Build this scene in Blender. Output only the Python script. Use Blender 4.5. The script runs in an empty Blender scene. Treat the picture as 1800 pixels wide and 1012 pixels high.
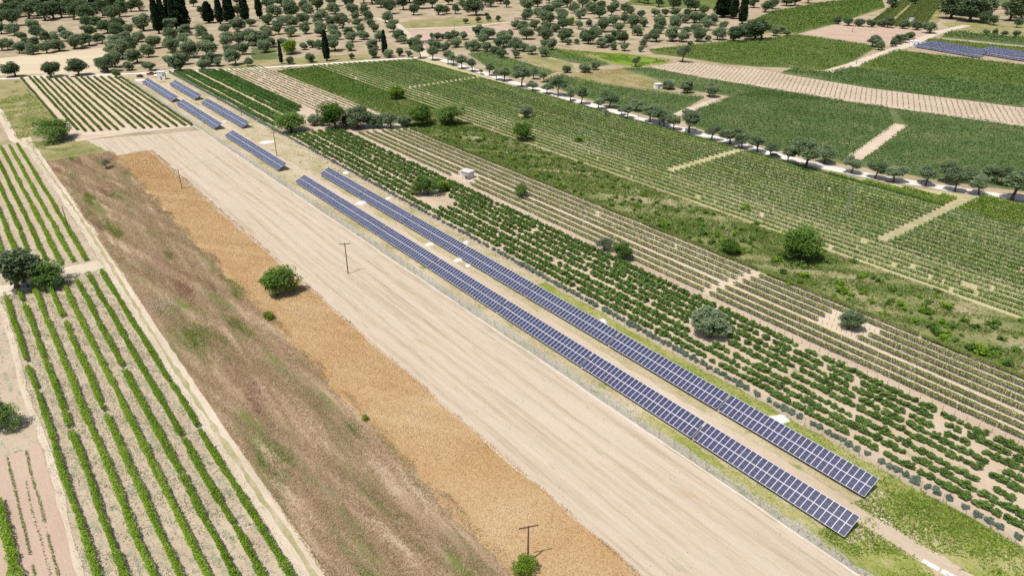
import bpy, bmesh, math, random
import numpy as np
from mathutils import Vector
from mathutils.geometry import tessellate_polygon

scene = bpy.context.scene
col = scene.collection
R = math.radians
random.seed(7)
RNG = np.random.default_rng(7)

# ------------------------------------------------------------------ camera, sky, sun, exposure
CAM_H, PITCH, FPX = 85.733, R(27.368), 1272.0
cam_d = bpy.data.cameras.new('camera'); cam = bpy.data.objects.new('camera', cam_d); col.objects.link(cam)
cam.location = (0, 0, CAM_H); cam.rotation_euler = (R(90) - PITCH, 0, 0)
cam_d.sensor_width = 36.0; cam_d.lens = 36.0 * FPX / 1800.0; cam_d.clip_start = 0.5; cam_d.clip_end = 12000
scene.camera = cam

SUN_EL = R(65); SH = (0.72, 0.694)                       # shadows fall away to the right
w = bpy.data.worlds.new('World'); scene.world = w; w.use_nodes = True
nt = w.node_tree; nt.nodes.clear()
sky = nt.nodes.new('ShaderNodeTexSky'); sky.sky_type = 'NISHITA'; sky.sun_disc = False
sky.sun_elevation = SUN_EL; sky.sun_rotation = math.atan2(-SH[0], -SH[1]); sky.air_density = 1.0; sky.dust_density = 3.5
bg = nt.nodes.new('ShaderNodeBackground'); bg.inputs[1].default_value = 0.112
ow = nt.nodes.new('ShaderNodeOutputWorld'); nt.links.new(sky.outputs[0], bg.inputs[0]); nt.links.new(bg.outputs[0], ow.inputs[0])
sd = bpy.data.lights.new('sun', 'SUN'); sd.energy = 4.6; sd.angle = R(0.55); sd.color = (1.0, 0.965, 0.91)
sun = bpy.data.objects.new('sun', sd); col.objects.link(sun)
sun.rotation_euler = Vector((math.cos(SUN_EL) * SH[0], math.cos(SUN_EL) * SH[1], -math.sin(SUN_EL))).to_track_quat('-Z', 'Y').to_euler()
scene.view_settings.view_transform = 'Standard'; scene.view_settings.look = 'None'
scene.view_settings.exposure = -0.27; scene.view_settings.gamma = 1.0
scene.cycles.max_bounces = 5; scene.cycles.diffuse_bounces = 2; scene.cycles.glossy_bounces = 2
scene.cycles.transparent_max_bounces = 16; scene.cycles.use_denoising = False

# ------------------------------------------------------------------ ground frames
PSI = R(37.821)
D = np.array([-math.sin(PSI), math.cos(PSI)]); N = np.array([math.cos(PSI), math.sin(PSI)])
ROT = PSI - R(90)                                        # local x = -D, local y = N
def W(s, n): return s * D + n * N                        # metres along and across the strip fields
def G(px, py):                                           # where a line of sight meets the ground
    u = (px - 900) / FPX; v = (506 - py) / FPX; c, s = math.cos(PITCH), math.sin(PITCH)
    t = CAM_H / (s - v * c)
    return np.array([u * t, (c + v * s) * t])
def SN(px, py): g = G(px, py); return float(g @ D), float(g @ N)
def pxm(px, py): g = G(px, py); return FPX / math.sqrt(g @ g + CAM_H ** 2)
def height(bx, by, ty):                                  # height of an upright thing
    g = G(bx, by); c, s = math.cos(PITCH), math.sin(PITCH); k = (506 - ty) / FPX
    y = g[1]; z = (k * y * c - y * s) / (c + k * s)
    return z + CAM_H
ORD = ['first', 'second', 'third', 'fourth', 'fifth', 'sixth', 'seventh', 'eighth', 'ninth', 'tenth', 'eleventh', 'twelfth', 'thirteenth',
       'fourteenth', 'fifteenth', 'sixteenth', 'seventeenth', 'eighteenth', 'nineteenth', 'twentieth']
TENS = {2: 'twenty', 3: 'thirty', 4: 'forty', 5: 'fifty', 6: 'sixty', 7: 'seventy', 8: 'eighty', 9: 'ninety'}
def ordw(i):                                             # 0 -> first
    i += 1
    if i == 100: return 'hundredth'
    if i > 100: return 'hundred-and-' + ordw(i - 101)
    if i <= 20: return ORD[i - 1]
    t, u = divmod(i, 10)
    return (TENS[t] + '-' + ORD[u - 1]) if u else TENS[t][:-1] + 'ieth'

# ------------------------------------------------------------------ object helpers
def tag(o, label=None, cat=None, group=None, kind=None):
    if label: o['label'] = label
    if cat: o['category'] = cat
    if group: o['group'] = group
    if kind: o['kind'] = kind
    return o
def obj(name, me, mat=None, parent=None, loc=None, rot=None):
    o = bpy.data.objects.new(name, me); col.objects.link(o)
    if mat is not None and me is not None and not me.materials: me.materials.append(mat)
    if parent: o.parent = parent
    if loc is not None: o.location = loc
    if rot is not None: o.rotation_euler = rot
    return o
def empty(name, loc, rz=0):
    o = bpy.data.objects.new(name, None); col.objects.link(o); o.location = loc; o.rotation_euler = (0, 0, rz); o.empty_display_size = .3
    return o
def arr_mesh(name, V, F, tint=None, smooth=False):
    """V (n,3) floats, F (m,k) ints, tint per face"""
    V = np.asarray(V, np.float32); F = np.asarray(F, np.int32); k = F.shape[1]
    me = bpy.data.meshes.new(name)
    me.vertices.add(len(V)); me.vertices.foreach_set('co', V.ravel())
    me.loops.add(F.size); me.loops.foreach_set('vertex_index', F.ravel())
    me.polygons.add(len(F)); me.polygons.foreach_set('loop_start', np.arange(0, F.size, k, dtype=np.int32))
    if tint is not None:
        a = me.attributes.new('tint', 'FLOAT', 'FACE'); a.data.foreach_set('value', np.asarray(tint, np.float32))
    me.update(calc_edges=True)
    if smooth: me.polygons.foreach_set('use_smooth', np.ones(len(F), bool))
    return me
class MB:
    """collects boxes, prisms and tubes into one mesh with material slots"""
    def __init__(s): s.v = []; s.f = []; s.m = []
    def face(s, pts, m=0):
        b = len(s.v); s.v += [tuple(p) for p in pts]; s.f.append(list(range(b, b + len(pts)))); s.m.append(m)
    def box(s, x0, x1, y0, y1, z0, z1, m=0, top=0.0):
        t = top; b = len(s.v)
        s.v += [(x0, y0, z0), (x1, y0, z0), (x1, y1, z0), (x0, y1, z0), (x0 + t, y0 + t, z1), (x1 - t, y0 + t, z1), (x1 - t, y1 - t, z1), (x0 + t, y1 - t, z1)]
        for q in ((3, 2, 1, 0), (4, 5, 6, 7), (0, 1, 5, 4), (1, 2, 6, 5), (2, 3, 7, 6), (3, 0, 4, 7)): s.f.append([b + i for i in q]); s.m.append(m)
    def tube(s, pts, rad, sides=6, m=0, caps=True):
        rings = []
        for i, p in enumerate(pts):
            p = Vector(p); a = Vector(pts[max(i - 1, 0)]); c = Vector(pts[min(i + 1, len(pts) - 1)])
            d = (c - a).normalized(); u = d.orthogonal().normalized(); v = d.cross(u)
            r = rad[i] if hasattr(rad, '__len__') else rad
            b = len(s.v); rings.append(b)
            for k in range(sides):
                q = 2 * math.pi * k / sides; s.v.append(tuple(p + (u * math.cos(q) + v * math.sin(q)) * r))
        for a, b in zip(rings, rings[1:]):
            for k in range(sides): s.f.append([a + k, a + (k + 1) % sides, b + (k + 1) % sides, b + k]); s.m.append(m)
        if caps:
            s.f.append([rings[-1] + k for k in range(sides)]); s.m.append(m)
            s.f.append([rings[0] + k for k in reversed(range(sides))]); s.m.append(m)
    def mesh(s, name, mats):
        me = bpy.data.meshes.new(name); me.from_pydata(s.v, [], s.f)
        for m in mats: me.materials.append(m)
        me.polygons.foreach_set('material_index', s.m); me.update(); return me
    def build(s, name, mats, parent=None, loc=None, rot=None):
        return obj(name, s.mesh(name, mats if isinstance(mats, (list, tuple)) else [mats]), None, parent, loc, rot)

# ------------------------------------------------------------------ materials
def new_mat(name):
    m = bpy.data.materials.new(name); m.use_nodes = True; t = m.node_tree; t.nodes.clear()
    o = t.nodes.new('ShaderNodeOutputMaterial'); return m, t, o
def ramp(t, stops):
    r = t.nodes.new('ShaderNodeValToRGB'); e = r.color_ramp.elements
    while len(e) > 1: e.remove(e[-1])
    e[0].position = stops[0][0]; e[0].color = (*stops[0][1], 1)
    for p, c in stops[1:]:
        k = e.new(p); k.color = (*c, 1)
    return r
def field_coords(t, rot=None):
    tc = t.nodes.new('ShaderNodeTexCoord'); mp = t.nodes.new('ShaderNodeMapping')
    th = math.atan2(-math.cos(PSI), -math.sin(PSI)) if rot is None else rot
    mp.inputs['Rotation'].default_value = (0, 0, th); t.links.new(tc.outputs['Object'], mp.inputs[0])
    return mp.outputs[0]                                  # x along the strips, y across
def noise(t, vec, scale, detail=3, rough=.55, stretch=None):
    if stretch:
        vm = t.nodes.new('ShaderNodeVectorMath'); vm.operation = 'MULTIPLY'; vm.inputs[1].default_value = stretch; t.links.new(vec, vm.inputs[0]); vec = vm.outputs[0]
    n = t.nodes.new('ShaderNodeTexNoise'); n.inputs['Scale'].default_value = scale; n.inputs['Detail'].default_value = detail; n.inputs['Roughness'].default_value = rough
    t.links.new(vec, n.inputs['Vector']); return n.outputs['Fac']
def mathn(t, op, a, b=None):
    m = t.nodes.new('ShaderNodeMath'); m.operation = op
    for i, x in enumerate((a, b)):
        if x is None: continue
        if isinstance(x, (int, float)): m.inputs[i].default_value = x
        else: t.links.new(x, m.inputs[i])
    return m.outputs[0]
def mixc(t, fac, a, b):
    m = t.nodes.new('ShaderNodeMix'); m.data_type = 'RGBA'
    if isinstance(fac, (int, float)): m.inputs[0].default_value = fac
    else: t.links.new(fac, m.inputs[0])
    for i, x in ((6, a), (7, b)):
        if isinstance(x, tuple): m.inputs[i].default_value = (*x, 1)
        else: t.links.new(x, m.inputs[i])
    return m.outputs[2]
def ground_mat(name, stops, big=.08, fine=1.6, streak=.0, fw=.5, bump=.25, spots=None, rot=None, bands=None):
    """stops: colours along a mix of broad and fine noise; spots=(colour, scale, threshold, softness); bands=(period, offset, colour, width)"""
    m, t, o = new_mat(name); vec = field_coords(t, rot)
    st = (max(1 - streak, .02), 1, 1)
    a = noise(t, vec, big, 4, .6, st); b = noise(t, vec, fine, 4, .65, (max(1 - .9 * streak, .1), 1, 1)); c = noise(t, vec, fine * 4.5, 2, .6)
    v = mathn(t, 'ADD', mathn(t, 'MULTIPLY', a, 1 - fw), mathn(t, 'MULTIPLY', mathn(t, 'ADD', mathn(t, 'MULTIPLY', b, .6), mathn(t, 'MULTIPLY', c, .4)), fw))
    r = ramp(t, stops); t.links.new(v, r.inputs[0]); colr = r.outputs[0]
    if bands:
        per, off, bc, bw, thr = bands
        sx = t.nodes.new('ShaderNodeSeparateXYZ'); t.links.new(vec, sx.inputs[0])
        fr = mathn(t, 'ABSOLUTE', mathn(t, 'SUBTRACT', mathn(t, 'FRACT', mathn(t, 'DIVIDE', mathn(t, 'SUBTRACT', sx.outputs[1], off), per)), .5))   # 0 half way between rows
        k = mathn(t, 'ADD', mathn(t, 'MULTIPLY', fr, -1.0 / bw), 1.0)
        k = mathn(t, 'MULTIPLY', k, 1.0); nn = noise(t, vec, .35, 5, .7, (.5, 1, 1))
        k = mathn(t, 'ADD', k, mathn(t, 'MULTIPLY', mathn(t, 'SUBTRACT', nn, .5), 5.0))
        q = t.nodes.new('ShaderNodeMapRange'); q.inputs[1].default_value = thr; q.inputs[2].default_value = thr + .7; t.links.new(k, q.inputs[0])
        sp = mathn(t, 'MULTIPLY', q.outputs[0], .8)
        colr = mixc(t, sp, colr, bc)
    if spots:
        for sc, scl, th, so in spots:
            nz = noise(t, vec, scl, 3, .6, (max(1 - .85 * streak, .1), 1, 1)); q = t.nodes.new('ShaderNodeMapRange'); q.inputs[1].default_value = th; q.inputs[2].default_value = th + so
            t.links.new(nz, q.inputs[0]); colr = mixc(t, q.outputs[0], colr, sc)
    p = t.nodes.new('ShaderNodeBsdfPrincipled'); p.inputs['Roughness'].default_value = .95; p.inputs['Specular IOR Level'].default_value = .1
    t.links.new(colr, p.inputs['Base Color'])
    bu = t.nodes.new('ShaderNodeBump'); bu.inputs['Strength'].default_value = bump; bu.inputs['Distance'].default_value = .25; t.links.new(mathn(t, 'ADD', b, c), bu.inputs['Height']); t.links.new(bu.outputs[0], p.inputs['Normal'])
    t.links.new(p.outputs[0], o.inputs[0]); return m
def leaf_mat(name, stops, trans=.28, scale=.15, objvar=.25, gain=(1.04, 1.2, 1.06)):
    m, t, o = new_mat(name); stops = [(p, tuple(min(.8, c * g) for c, g in zip(cc, gain))) for p, cc in stops]
    at = t.nodes.new('ShaderNodeAttribute'); at.attribute_name = 'tint'
    tc = t.nodes.new('ShaderNodeTexCoord'); geo = t.nodes.new('ShaderNodeNewGeometry'); oi = t.nodes.new('ShaderNodeObjectInfo')
    n1 = noise(t, geo.outputs['Position'], scale, 3, .6)
    v = mathn(t, 'ADD', mathn(t, 'MULTIPLY', at.outputs['Fac'], .5), mathn(t, 'MULTIPLY', n1, .5))
    v = mathn(t, 'ADD', v, mathn(t, 'MULTIPLY', mathn(t, 'SUBTRACT', oi.outputs['Random'], .5), objvar))
    r = ramp(t, stops); t.links.new(v, r.inputs[0])
    d = t.nodes.new('ShaderNodeBsdfDiffuse'); tr = t.nodes.new('ShaderNodeBsdfTranslucent'); mx = t.nodes.new('ShaderNodeMixShader'); mx.inputs[0].default_value = trans
    t.links.new(r.outputs[0], d.inputs[0]); t.links.new(r.outputs[0], tr.inputs[0]); t.links.new(d.outputs[0], mx.inputs[1]); t.links.new(tr.outputs[0], mx.inputs[2]); t.links.new(mx.outputs[0], o.inputs[0])
    return m
def field_leaf_mat(name, stops, big, streak, tw=.35, trans=.5, extra=None):
    m, t, o = new_mat(name); at = t.nodes.new('ShaderNodeAttribute'); at.attribute_name = 'tint'; vec = field_coords(t)
    n1 = noise(t, vec, big, 4, .6, (max(1 - streak, .02), 1, 1)); n2 = noise(t, vec, .9, 3, .6, (max(1 - streak, .1), 1, 1))
    v = mathn(t, 'ADD', mathn(t, 'MULTIPLY', at.outputs['Fac'], tw), mathn(t, 'ADD', mathn(t, 'MULTIPLY', n1, .62 * (1 - tw)), mathn(t, 'MULTIPLY', n2, .38 * (1 - tw))))
    r = ramp(t, stops); t.links.new(v, r.inputs[0]); c = r.outputs[0]
    for sc, scl, th, so in (extra or ()):
        nz = noise(t, vec, scl, 3, .6, (max(1 - .85 * streak, .1), 1, 1)); q = t.nodes.new('ShaderNodeMapRange'); q.inputs[1].default_value = th; q.inputs[2].default_value = th + so; t.links.new(nz, q.inputs[0])
        c = mixc(t, q.outputs[0], c, sc)
    d = t.nodes.new('ShaderNodeBsdfDiffuse'); tr = t.nodes.new('ShaderNodeBsdfTranslucent'); mx = t.nodes.new('ShaderNodeMixShader'); mx.inputs[0].default_value = trans
    t.links.new(c, d.inputs[0]); t.links.new(c, tr.inputs[0]); t.links.new(d.outputs[0], mx.inputs[1]); t.links.new(tr.outputs[0], mx.inputs[2]); t.links.new(mx.outputs[0], o.inputs[0]); return m
def plain(name, c, rough=.7, metal=0, spec=.4, var=.12, scale=3.0):
    m, t, o = new_mat(name); p = t.nodes.new('ShaderNodeBsdfPrincipled')
    tc = t.nodes.new('ShaderNodeTexCoord'); nz = noise(t, tc.outputs['Object'], scale, 4, .6)
    r = ramp(t, [(.3, tuple(x * (1 - var) for x in c)), (.7, tuple(min(1, x * (1 + var)) for x in c))]); t.links.new(nz, r.inputs[0]); t.links.new(r.outputs[0], p.inputs['Base Color'])
    p.inputs['Roughness'].default_value = rough; p.inputs['Metallic'].default_value = metal; p.inputs['Specular IOR Level'].default_value = spec
    t.links.new(p.outputs[0], o.inputs[0]); return m

M = {}
M['base'] = ground_mat('grove_soil', [(.32, (.21, .18, .10)), (.43, (.35, .28, .18)), (.53, (.44, .355, .245)), (.66, (.52, .43, .315))], .06, .35, 0, .45, spots=[((.25, .235, .115), .05, .55, .16), ((.38, .30, .16), .02, .55, .2)])
M['left_soil'] = ground_mat('left_vineyard_soil', [(.32, (.36, .28, .19)), (.5, (.50, .40, .29)), (.68, (.60, .50, .38))], .15, 2.2, .2, .55, spots=[((.30, .31, .22), .9, .54, .1), ((.19, .22, .10), .8, .63, .08), ((.62, .64, .56), 3.3, .64, .05)], bands=(3.14, -1.6, (.27, .28, .18), .42, .9))
M['pale_track'] = ground_mat('pale_dirt', [(.3, (.42, .34, .24)), (.5, (.60, .51, .39)), (.68, (.70, .62, .50))], .1, 1.2, .6, .5)
M['grass_ruts'] = ground_mat('rut_grass', [(.34, (.26, .25, .11)), (.5, (.40, .36, .20)), (.64, (.56, .48, .35))], .3, 1.8, .5, .55)
M['white_track'] = ground_mat('white_road_dirt', [(.3, (.60, .54, .46)), (.5, (.74, .69, .61)), (.7, (.80, .76, .70))], .1, 1.0, .3, .5)
M['dry_grass'] = ground_mat('tall_dry_grass_ground', [(.38, (.19, .20, .075)), (.445, (.29, .235, .125)), (.5, (.37, .27, .175)), (.56, (.45, .345, .235)), (.64, (.53, .425, .30))], .24, 1.5, .88, .34, .5, spots=[((.17, .205, .055), .13, .57, .09), ((.30, .19, .135), .11, .60, .10)])
M['orange'] = ground_mat('ripe_crop_ground', [(.32, (.40, .255, .115)), (.45, (.485, .325, .16)), (.55, (.53, .38, .21)), (.68, (.57, .445, .29))], .07, 1.5, .2, .55, .5)
M['stubble'] = ground_mat('mown_stubble', [(.36, (.38, .31, .215)), (.44, (.485, .395, .29)), (.51, (.545, .455, .345)), (.58, (.575, .48, .375)), (.68, (.60, .505, .405))], .62, 1.2, .972, .40, .22, spots=[((.47, .36, .22), .5, .62, .12), ((.40, .36, .24), .6, .64, .1)])
M['straw'] = ground_mat('straw_field', [(.35, (.52, .42, .27)), (.5, (.60, .50, .345)), (.65, (.65, .555, .40))], .06, .6, .9, .4, .15, rot=R(-10))
M['pv'] = ground_mat('array_strip_ground', [(.33, (.24, .23, .09)), (.42, (.38, .33, .18)), (.52, (.50, .42, .28)), (.66, (.60, .51, .38))], .12, 1.3, .5, .5, .4, spots=[((.24, .26, .08), .25, .58, .12)])
M['bank'] = ground_mat('bank_grass_ground', [(.36, (.15, .21, .03)), (.46, (.24, .28, .06)), (.54, (.36, .35, .13)), (.64, (.50, .43, .26))], .12, 1.2, .5, .45, .5)
M['gravel'] = ground_mat('grey_gravel', [(.35, (.31, .28, .20)), (.5, (.43, .39, .31)), (.65, (.53, .48, .41))], .2, 2.5, .6, .6, .3, spots=[((.32, .33, .18), .5, .58, .1)])
M['service'] = ground_mat('service_track_dirt', [(.33, (.44, .345, .235)), (.5, (.55, .45, .335)), (.66, (.64, .565, .455))], .12, 1.2, .85, .5, .3)
M['orchard_soil'] = ground_mat('orchard_soil', [(.34, (.40, .32, .21)), (.5, (.54, .43, .31)), (.66, (.61, .51, .39))], .1, 1.4, .3, .5, .3, spots=[((.28, .27, .12), .3, .62, .1)])
M['stake_soil'] = ground_mat('bare_pinkish_soil', [(.34, (.41, .31, .22)), (.5, (.53, .42, .315)), (.66, (.59, .485, .38))], .12, 1.2, .85, .45, .25, spots=[((.36, .29, .13), .3, .64, .1)])
M['v1_soil'] = ground_mat('low_vineyard_soil', [(.34, (.50, .40, .29)), (.5, (.60, .49, .36)), (.66, (.65, .55, .42))], .12, 1.4, .5, .45, .3)
M['v2_soil'] = ground_mat('vineyard_pale_grass', [(.34, (.30, .29, .12)), (.45, (.43, .40, .20)), (.56, (.54, .47, .29)), (.68, (.58, .49, .34))], .05, 1.0, .6, .45, .3)
M['weeds'] = ground_mat('weedy_ground', [(.37, (.09, .13, .03)), (.45, (.16, .19, .06)), (.52, (.27, .255, .12)), (.60, (.41, .345, .215))], .07, 1.0, .4, .45, .5)
M['green_field'] = ground_mat('vine_field_ground', [(.33, (.075, .11, .04)), (.5, (.13, .165, .065)), (.66, (.27, .265, .14))], .05, .8, .3, .5, .5)
M['bright_field'] = ground_mat('bright_field_ground', [(.33, (.08, .115, .025)), (.5, (.13, .17, .045)), (.66, (.22, .22, .09))], .05, .8, .3, .5, .5)
M['meadow'] = ground_mat('yellow_green_meadow', [(.36, (.14, .17, .045)), (.45, (.24, .24, .09)), (.53, (.33, .29, .14)), (.63, (.43, .35, .21))], .07, .9, .2, .5, .4)
M['bright_grass'] = ground_mat('bright_grass', [(.33, (.10, .19, .02)), (.5, (.17, .26, .03)), (.66, (.26, .30, .07))], .08, .9, .2, .5, .4)
M['pink_soil'] = ground_mat('young_vineyard_soil', [(.34, (.44, .34, .25)), (.5, (.54, .43, .32)), (.66, (.59, .48, .37))], .05, .7, .2, .45, .3)
M['plough'] = ground_mat('ploughed_soil', [(.34, (.42, .30, .22)), (.5, (.51, .38, .29)), (.66, (.56, .43, .33))], .1, 2.2, .6, .5, .35)

M['vine_left'] = leaf_mat('left_vine_leaves', [(.15, (.10, .165, .014)), (.5, (.205, .30, .03)), (.85, (.33, .41, .06))], .35)
M['vine_far'] = leaf_mat('olive_green_vine_leaves', [(.15, (.07, .10, .03)), (.5, (.135, .165, .05)), (.85, (.21, .225, .075))])
M['vine_low'] = leaf_mat('yellow_green_vine_leaves', [(.15, (.11, .14, .035)), (.5, (.19, .21, .06)), (.85, (.28, .29, .10))])
M['vine_mid'] = leaf_mat('mid_vine_leaves', [(.15, (.065, .13, .025)), (.5, (.13, .21, .052)), (.85, (.21, .285, .085))], scale=.06, objvar=.4)
M['vine_farfield'] = leaf_mat('far_field_vine_leaves', [(.15, (.065, .11, .02)), (.5, (.12, .18, .04)), (.85, (.19, .245, .07))])
M['vine_bright'] = leaf_mat('bright_vine_leaves', [(.15, (.08, .14, .015)), (.5, (.16, .23, .03)), (.85, (.25, .31, .06))])
M['vine_dark'] = leaf_mat('dark_vine_leaves', [(.15, (.045, .095, .025)), (.5, (.09, .16, .042)), (.85, (.155, .235, .07))], scale=.05)
M['bush'] = leaf_mat('orchard_bush_leaves', [(.15, (.08, .13, .034)), (.5, (.16, .23, .066)), (.85, (.27, .34, .11))], .38)
M['oleander'] = leaf_mat('blue_green_shrub_leaves', [(.15, (.075, .11, .08)), (.5, (.14, .185, .135)), (.85, (.22, .26, .19))])
M['olive'] = leaf_mat('olive_leaves', [(.15, (.12, .15, .085)), (.5, (.215, .25, .155)), (.85, (.33, .355, .24))], .38, objvar=.5)
M['scrub'] = leaf_mat('dark_evergreen_leaves', [(.15, (.07, .095, .05)), (.5, (.13, .165, .09)), (.85, (.20, .23, .14))], .3)
M['green_tree'] = leaf_mat('broadleaf_green', [(.15, (.06, .105, .02)), (.5, (.13, .195, .045)), (.85, (.22, .29, .075))], .32)
M['lime_tree'] = leaf_mat('yellow_green_tree_leaves', [(.15, (.08, .13, .012)), (.5, (.17, .24, .03)), (.85, (.27, .34, .06))])
M['grey_tree'] = leaf_mat('grey_green_tree_leaves', [(.15, (.09, .10, .065)), (.5, (.165, .175, .12)), (.85, (.25, .26, .19))])
M['cypress'] = leaf_mat('cypress_foliage', [(.15, (.012, .022, .012)), (.5, (.028, .044, .024)), (.85, (.06, .08, .045))], .05)
M['weed_leaf'] = leaf_mat('weed_leaves', [(.2, (.10, .15, .03)), (.5, (.18, .23, .065)), (.8, (.36, .34, .16))], .35, .12)
M['clump'] = leaf_mat('bright_weed_shrub_leaves', [(.15, (.09, .16, .012)), (.5, (.20, .30, .03)), (.85, (.33, .42, .07))], .35)
M['dry_leaf'] = field_leaf_mat('dry_grass_blades', [(.30, (.33, .35, .12)), (.40, (.50, .43, .22)), (.47, (.62, .475, .31)), (.54, (.70, .55, .385)), (.63, (.76, .63, .47)), (.75, (.80, .71, .56))], .20, .85, .34, .5, [((.27, .34, .08), .13, .57, .09), ((.48, .30, .22), .11, .60, .10)])
M['crop_leaf'] = field_leaf_mat('ripe_crop_ears', [(.30, (.48, .295, .125)), (.45, (.58, .38, .18)), (.56, (.63, .44, .235)), (.70, (.68, .53, .33))], .10, .3, .35, .5, [((.58, .43, .30), .12, .60, .12)])
M['grey_weed'] = leaf_mat('grey_green_weed_leaves', [(.2, (.17, .20, .10)), (.5, (.27, .30, .18)), (.8, (.42, .43, .30))], .4, .2, 0, (1, 1, 1))
M['grass_leaf'] = leaf_mat('green_grass_blades', [(.2, (.10, .16, .02)), (.5, (.20, .27, .045)), (.7, (.33, .36, .09)), (.85, (.46, .42, .2))], .35, .16, 0)
M['bark'] = plain('bark', (.11, .085, .065), .95, var=.35, scale=5)
M['wood'] = plain('weathered_pole_wood', (.17, .115, .085), .9, var=.3, scale=4)
M['steel'] = plain('galvanised_steel', (.42, .43, .44), .45, .6)
M['alu'] = plain('aluminium_frame', (.80, .81, .83), .4, 0, .5, .04)
M['white'] = plain('white_lime', (.70, .68, .64), .95, var=.14)
M['kerb'] = plain('white_concrete', (.66, .64, .60), .9, var=.12)
M['white_paint'] = plain('white_cabin_paint', (.80, .81, .82), .5, var=.04)
M['render_wall'] = plain('pale_lime_wall', (.62, .60, .56), .9, var=.22)
M['grey_wall'] = plain('grey_block_wall', (.30, .30, .31), .9, var=.25)
M['slab'] = plain('pale_roof_slab', (.63, .58, .56), .9, var=.2)
M['pink_roof'] = plain('pinkish_tiles', (.56, .36, .31), .9, var=.2)
M['dark'] = plain('dark_opening', (.03, .03, .035), .8)
M['glass'] = plain('car_glass', (.02, .022, .026), .08, spec=.6, var=.02)
M['tyre'] = plain('tyre_rubber', (.025, .025, .025), .9)
M['car_dark'] = plain('dark_car_paint', (.035, .04, .055), .25, spec=.6, var=.03)
M['car_red'] = plain('dark_red_paint', (.30, .03, .045), .3, spec=.6, var=.05)
M['car_grey'] = plain('grey_car_paint', (.11, .115, .13), .3, spec=.6, var=.03)
M['blue'] = plain('blue_plastic', (.02, .16, .42), .5)
M['porcelain'] = plain('insulator_porcelain', (.40, .38, .36), .3)

def cell_mat():
    m, t, o = new_mat('solar_cells'); tc = t.nodes.new('ShaderNodeTexCoord'); sx = t.nodes.new('ShaderNodeSeparateXYZ'); t.links.new(tc.outputs['Object'], sx.inputs[0])
    lines = []
    for ax, per, wd in ((0, .166, .022), (1, .0875, .02)):
        fr = mathn(t, 'FRACT', mathn(t, 'DIVIDE', sx.outputs[ax], per)); lines.append(mathn(t, 'LESS_THAN', fr, wd / per * .35))
    ln = mathn(t, 'MAXIMUM', lines[0], lines[1])
    oi = t.nodes.new('ShaderNodeObjectInfo')
    base = mixc(t, oi.outputs['Random'], (.016, .018, .070), (.024, .023, .085))
    c = mixc(t, mathn(t, 'MULTIPLY', ln, .35), base, (.16, .17, .21))
    p = t.nodes.new('ShaderNodeBsdfPrincipled'); p.inputs['Roughness'].default_value = .22; p.inputs['Specular IOR Level'].default_value = .9; p.inputs['IOR'].default_value = 1.8; p.inputs['Coat Weight'].default_value = 1.0; p.inputs['Coat IOR'].default_value = 1.9; p.inputs['Coat Roughness'].default_value = .15
    t.links.new(c, p.inputs['Base Color']); t.links.new(p.outputs[0], o.inputs[0]); return m
M['cell'] = cell_mat()
M['cell_line'] = plain('cell_half_gap', (.20, .21, .26), .3, var=.03)
def mesh_wire_mat(wd=.055):
    m, t, o = new_mat('chain_link_wire'); tc = t.nodes.new('ShaderNodeTexCoord'); sx = t.nodes.new('ShaderNodeSeparateXYZ'); t.links.new(tc.outputs['Object'], sx.inputs[0])
    ks = []
    for op in ('ADD', 'SUBTRACT'):
        fr = mathn(t, 'FRACT', mathn(t, 'DIVIDE', mathn(t, op, sx.outputs[0], sx.outputs[2]), .085)); ks.append(mathn(t, 'LESS_THAN', fr, wd))
    k = mathn(t, 'MAXIMUM', *ks)
    p = t.nodes.new('ShaderNodeBsdfDiffuse'); p.inputs[0].default_value = (.42, .45, .46, 1); tr = t.nodes.new('ShaderNodeBsdfTransparent'); mx = t.nodes.new('ShaderNodeMixShader')
    t.links.new(k, mx.inputs[0]); t.links.new(tr.outputs[0], mx.inputs[1]); t.links.new(p.outputs[0], mx.inputs[2]); t.links.new(mx.outputs[0], o.inputs[0]); return m
M['wire_mesh'] = mesh_wire_mat(); M['thin_mesh'] = mesh_wire_mat(.028)

# ------------------------------------------------------------------ the setting: ground, fields, tracks
LEVEL = [0]
def sheet(name, pts, mat, jit=.25, step=None, z=None, hole=None):
    """ground sheet with an uneven edge; pts in world metres"""
    P = [np.array(p, float) for p in pts]; out = []
    for a, b in zip(P, P[1:] + P[:1]):
        L = np.linalg.norm(b - a); st = step or max(1.2, L / 70); k = max(1, int(L / st)); nrm = np.array([-(b - a)[1], (b - a)[0]]) / max(L, 1e-6)
        ph = random.random() * 9
        for i in range(k):
            f = i / k; off = jit * (random.uniform(-1, 1) * .55 + .7 * math.sin(f * L * .21 + ph) * math.sin(f * L * .083 + 2 * ph) + .5 * math.sin(f * L * 1.1 + 3 * ph)) if i else 0
            out.append(a + (b - a) * f + nrm * off)
    if z is None: LEVEL[0] = (LEVEL[0] + 1) % 12; z = .004 * (LEVEL[0] + 1)
    vs = [(p[0], p[1], z) for p in out]
    tris = tessellate_polygon([[Vector(v) for v in vs]])
    tris = [t if np.cross(np.array(vs[t[1]][:2]) - vs[t[0]][:2], np.array(vs[t[2]][:2]) - vs[t[0]][:2]) > 0 else t[::-1] for t in tris]
    me = bpy.data.meshes.new(name); me.from_pydata(vs, [], tris); me.update()
    return tag(obj(name, me, mat), kind='structure')
def rect(name, s0, s1, n0, n1, mat, **k): return sheet(name, [W(s0, n0), W(s0, n1), W(s1, n1), W(s1, n0)], mat, **k)
def pxs(name, pts, mat, **k): return sheet(name, [G(*p) for p in pts], mat, **k)
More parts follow.
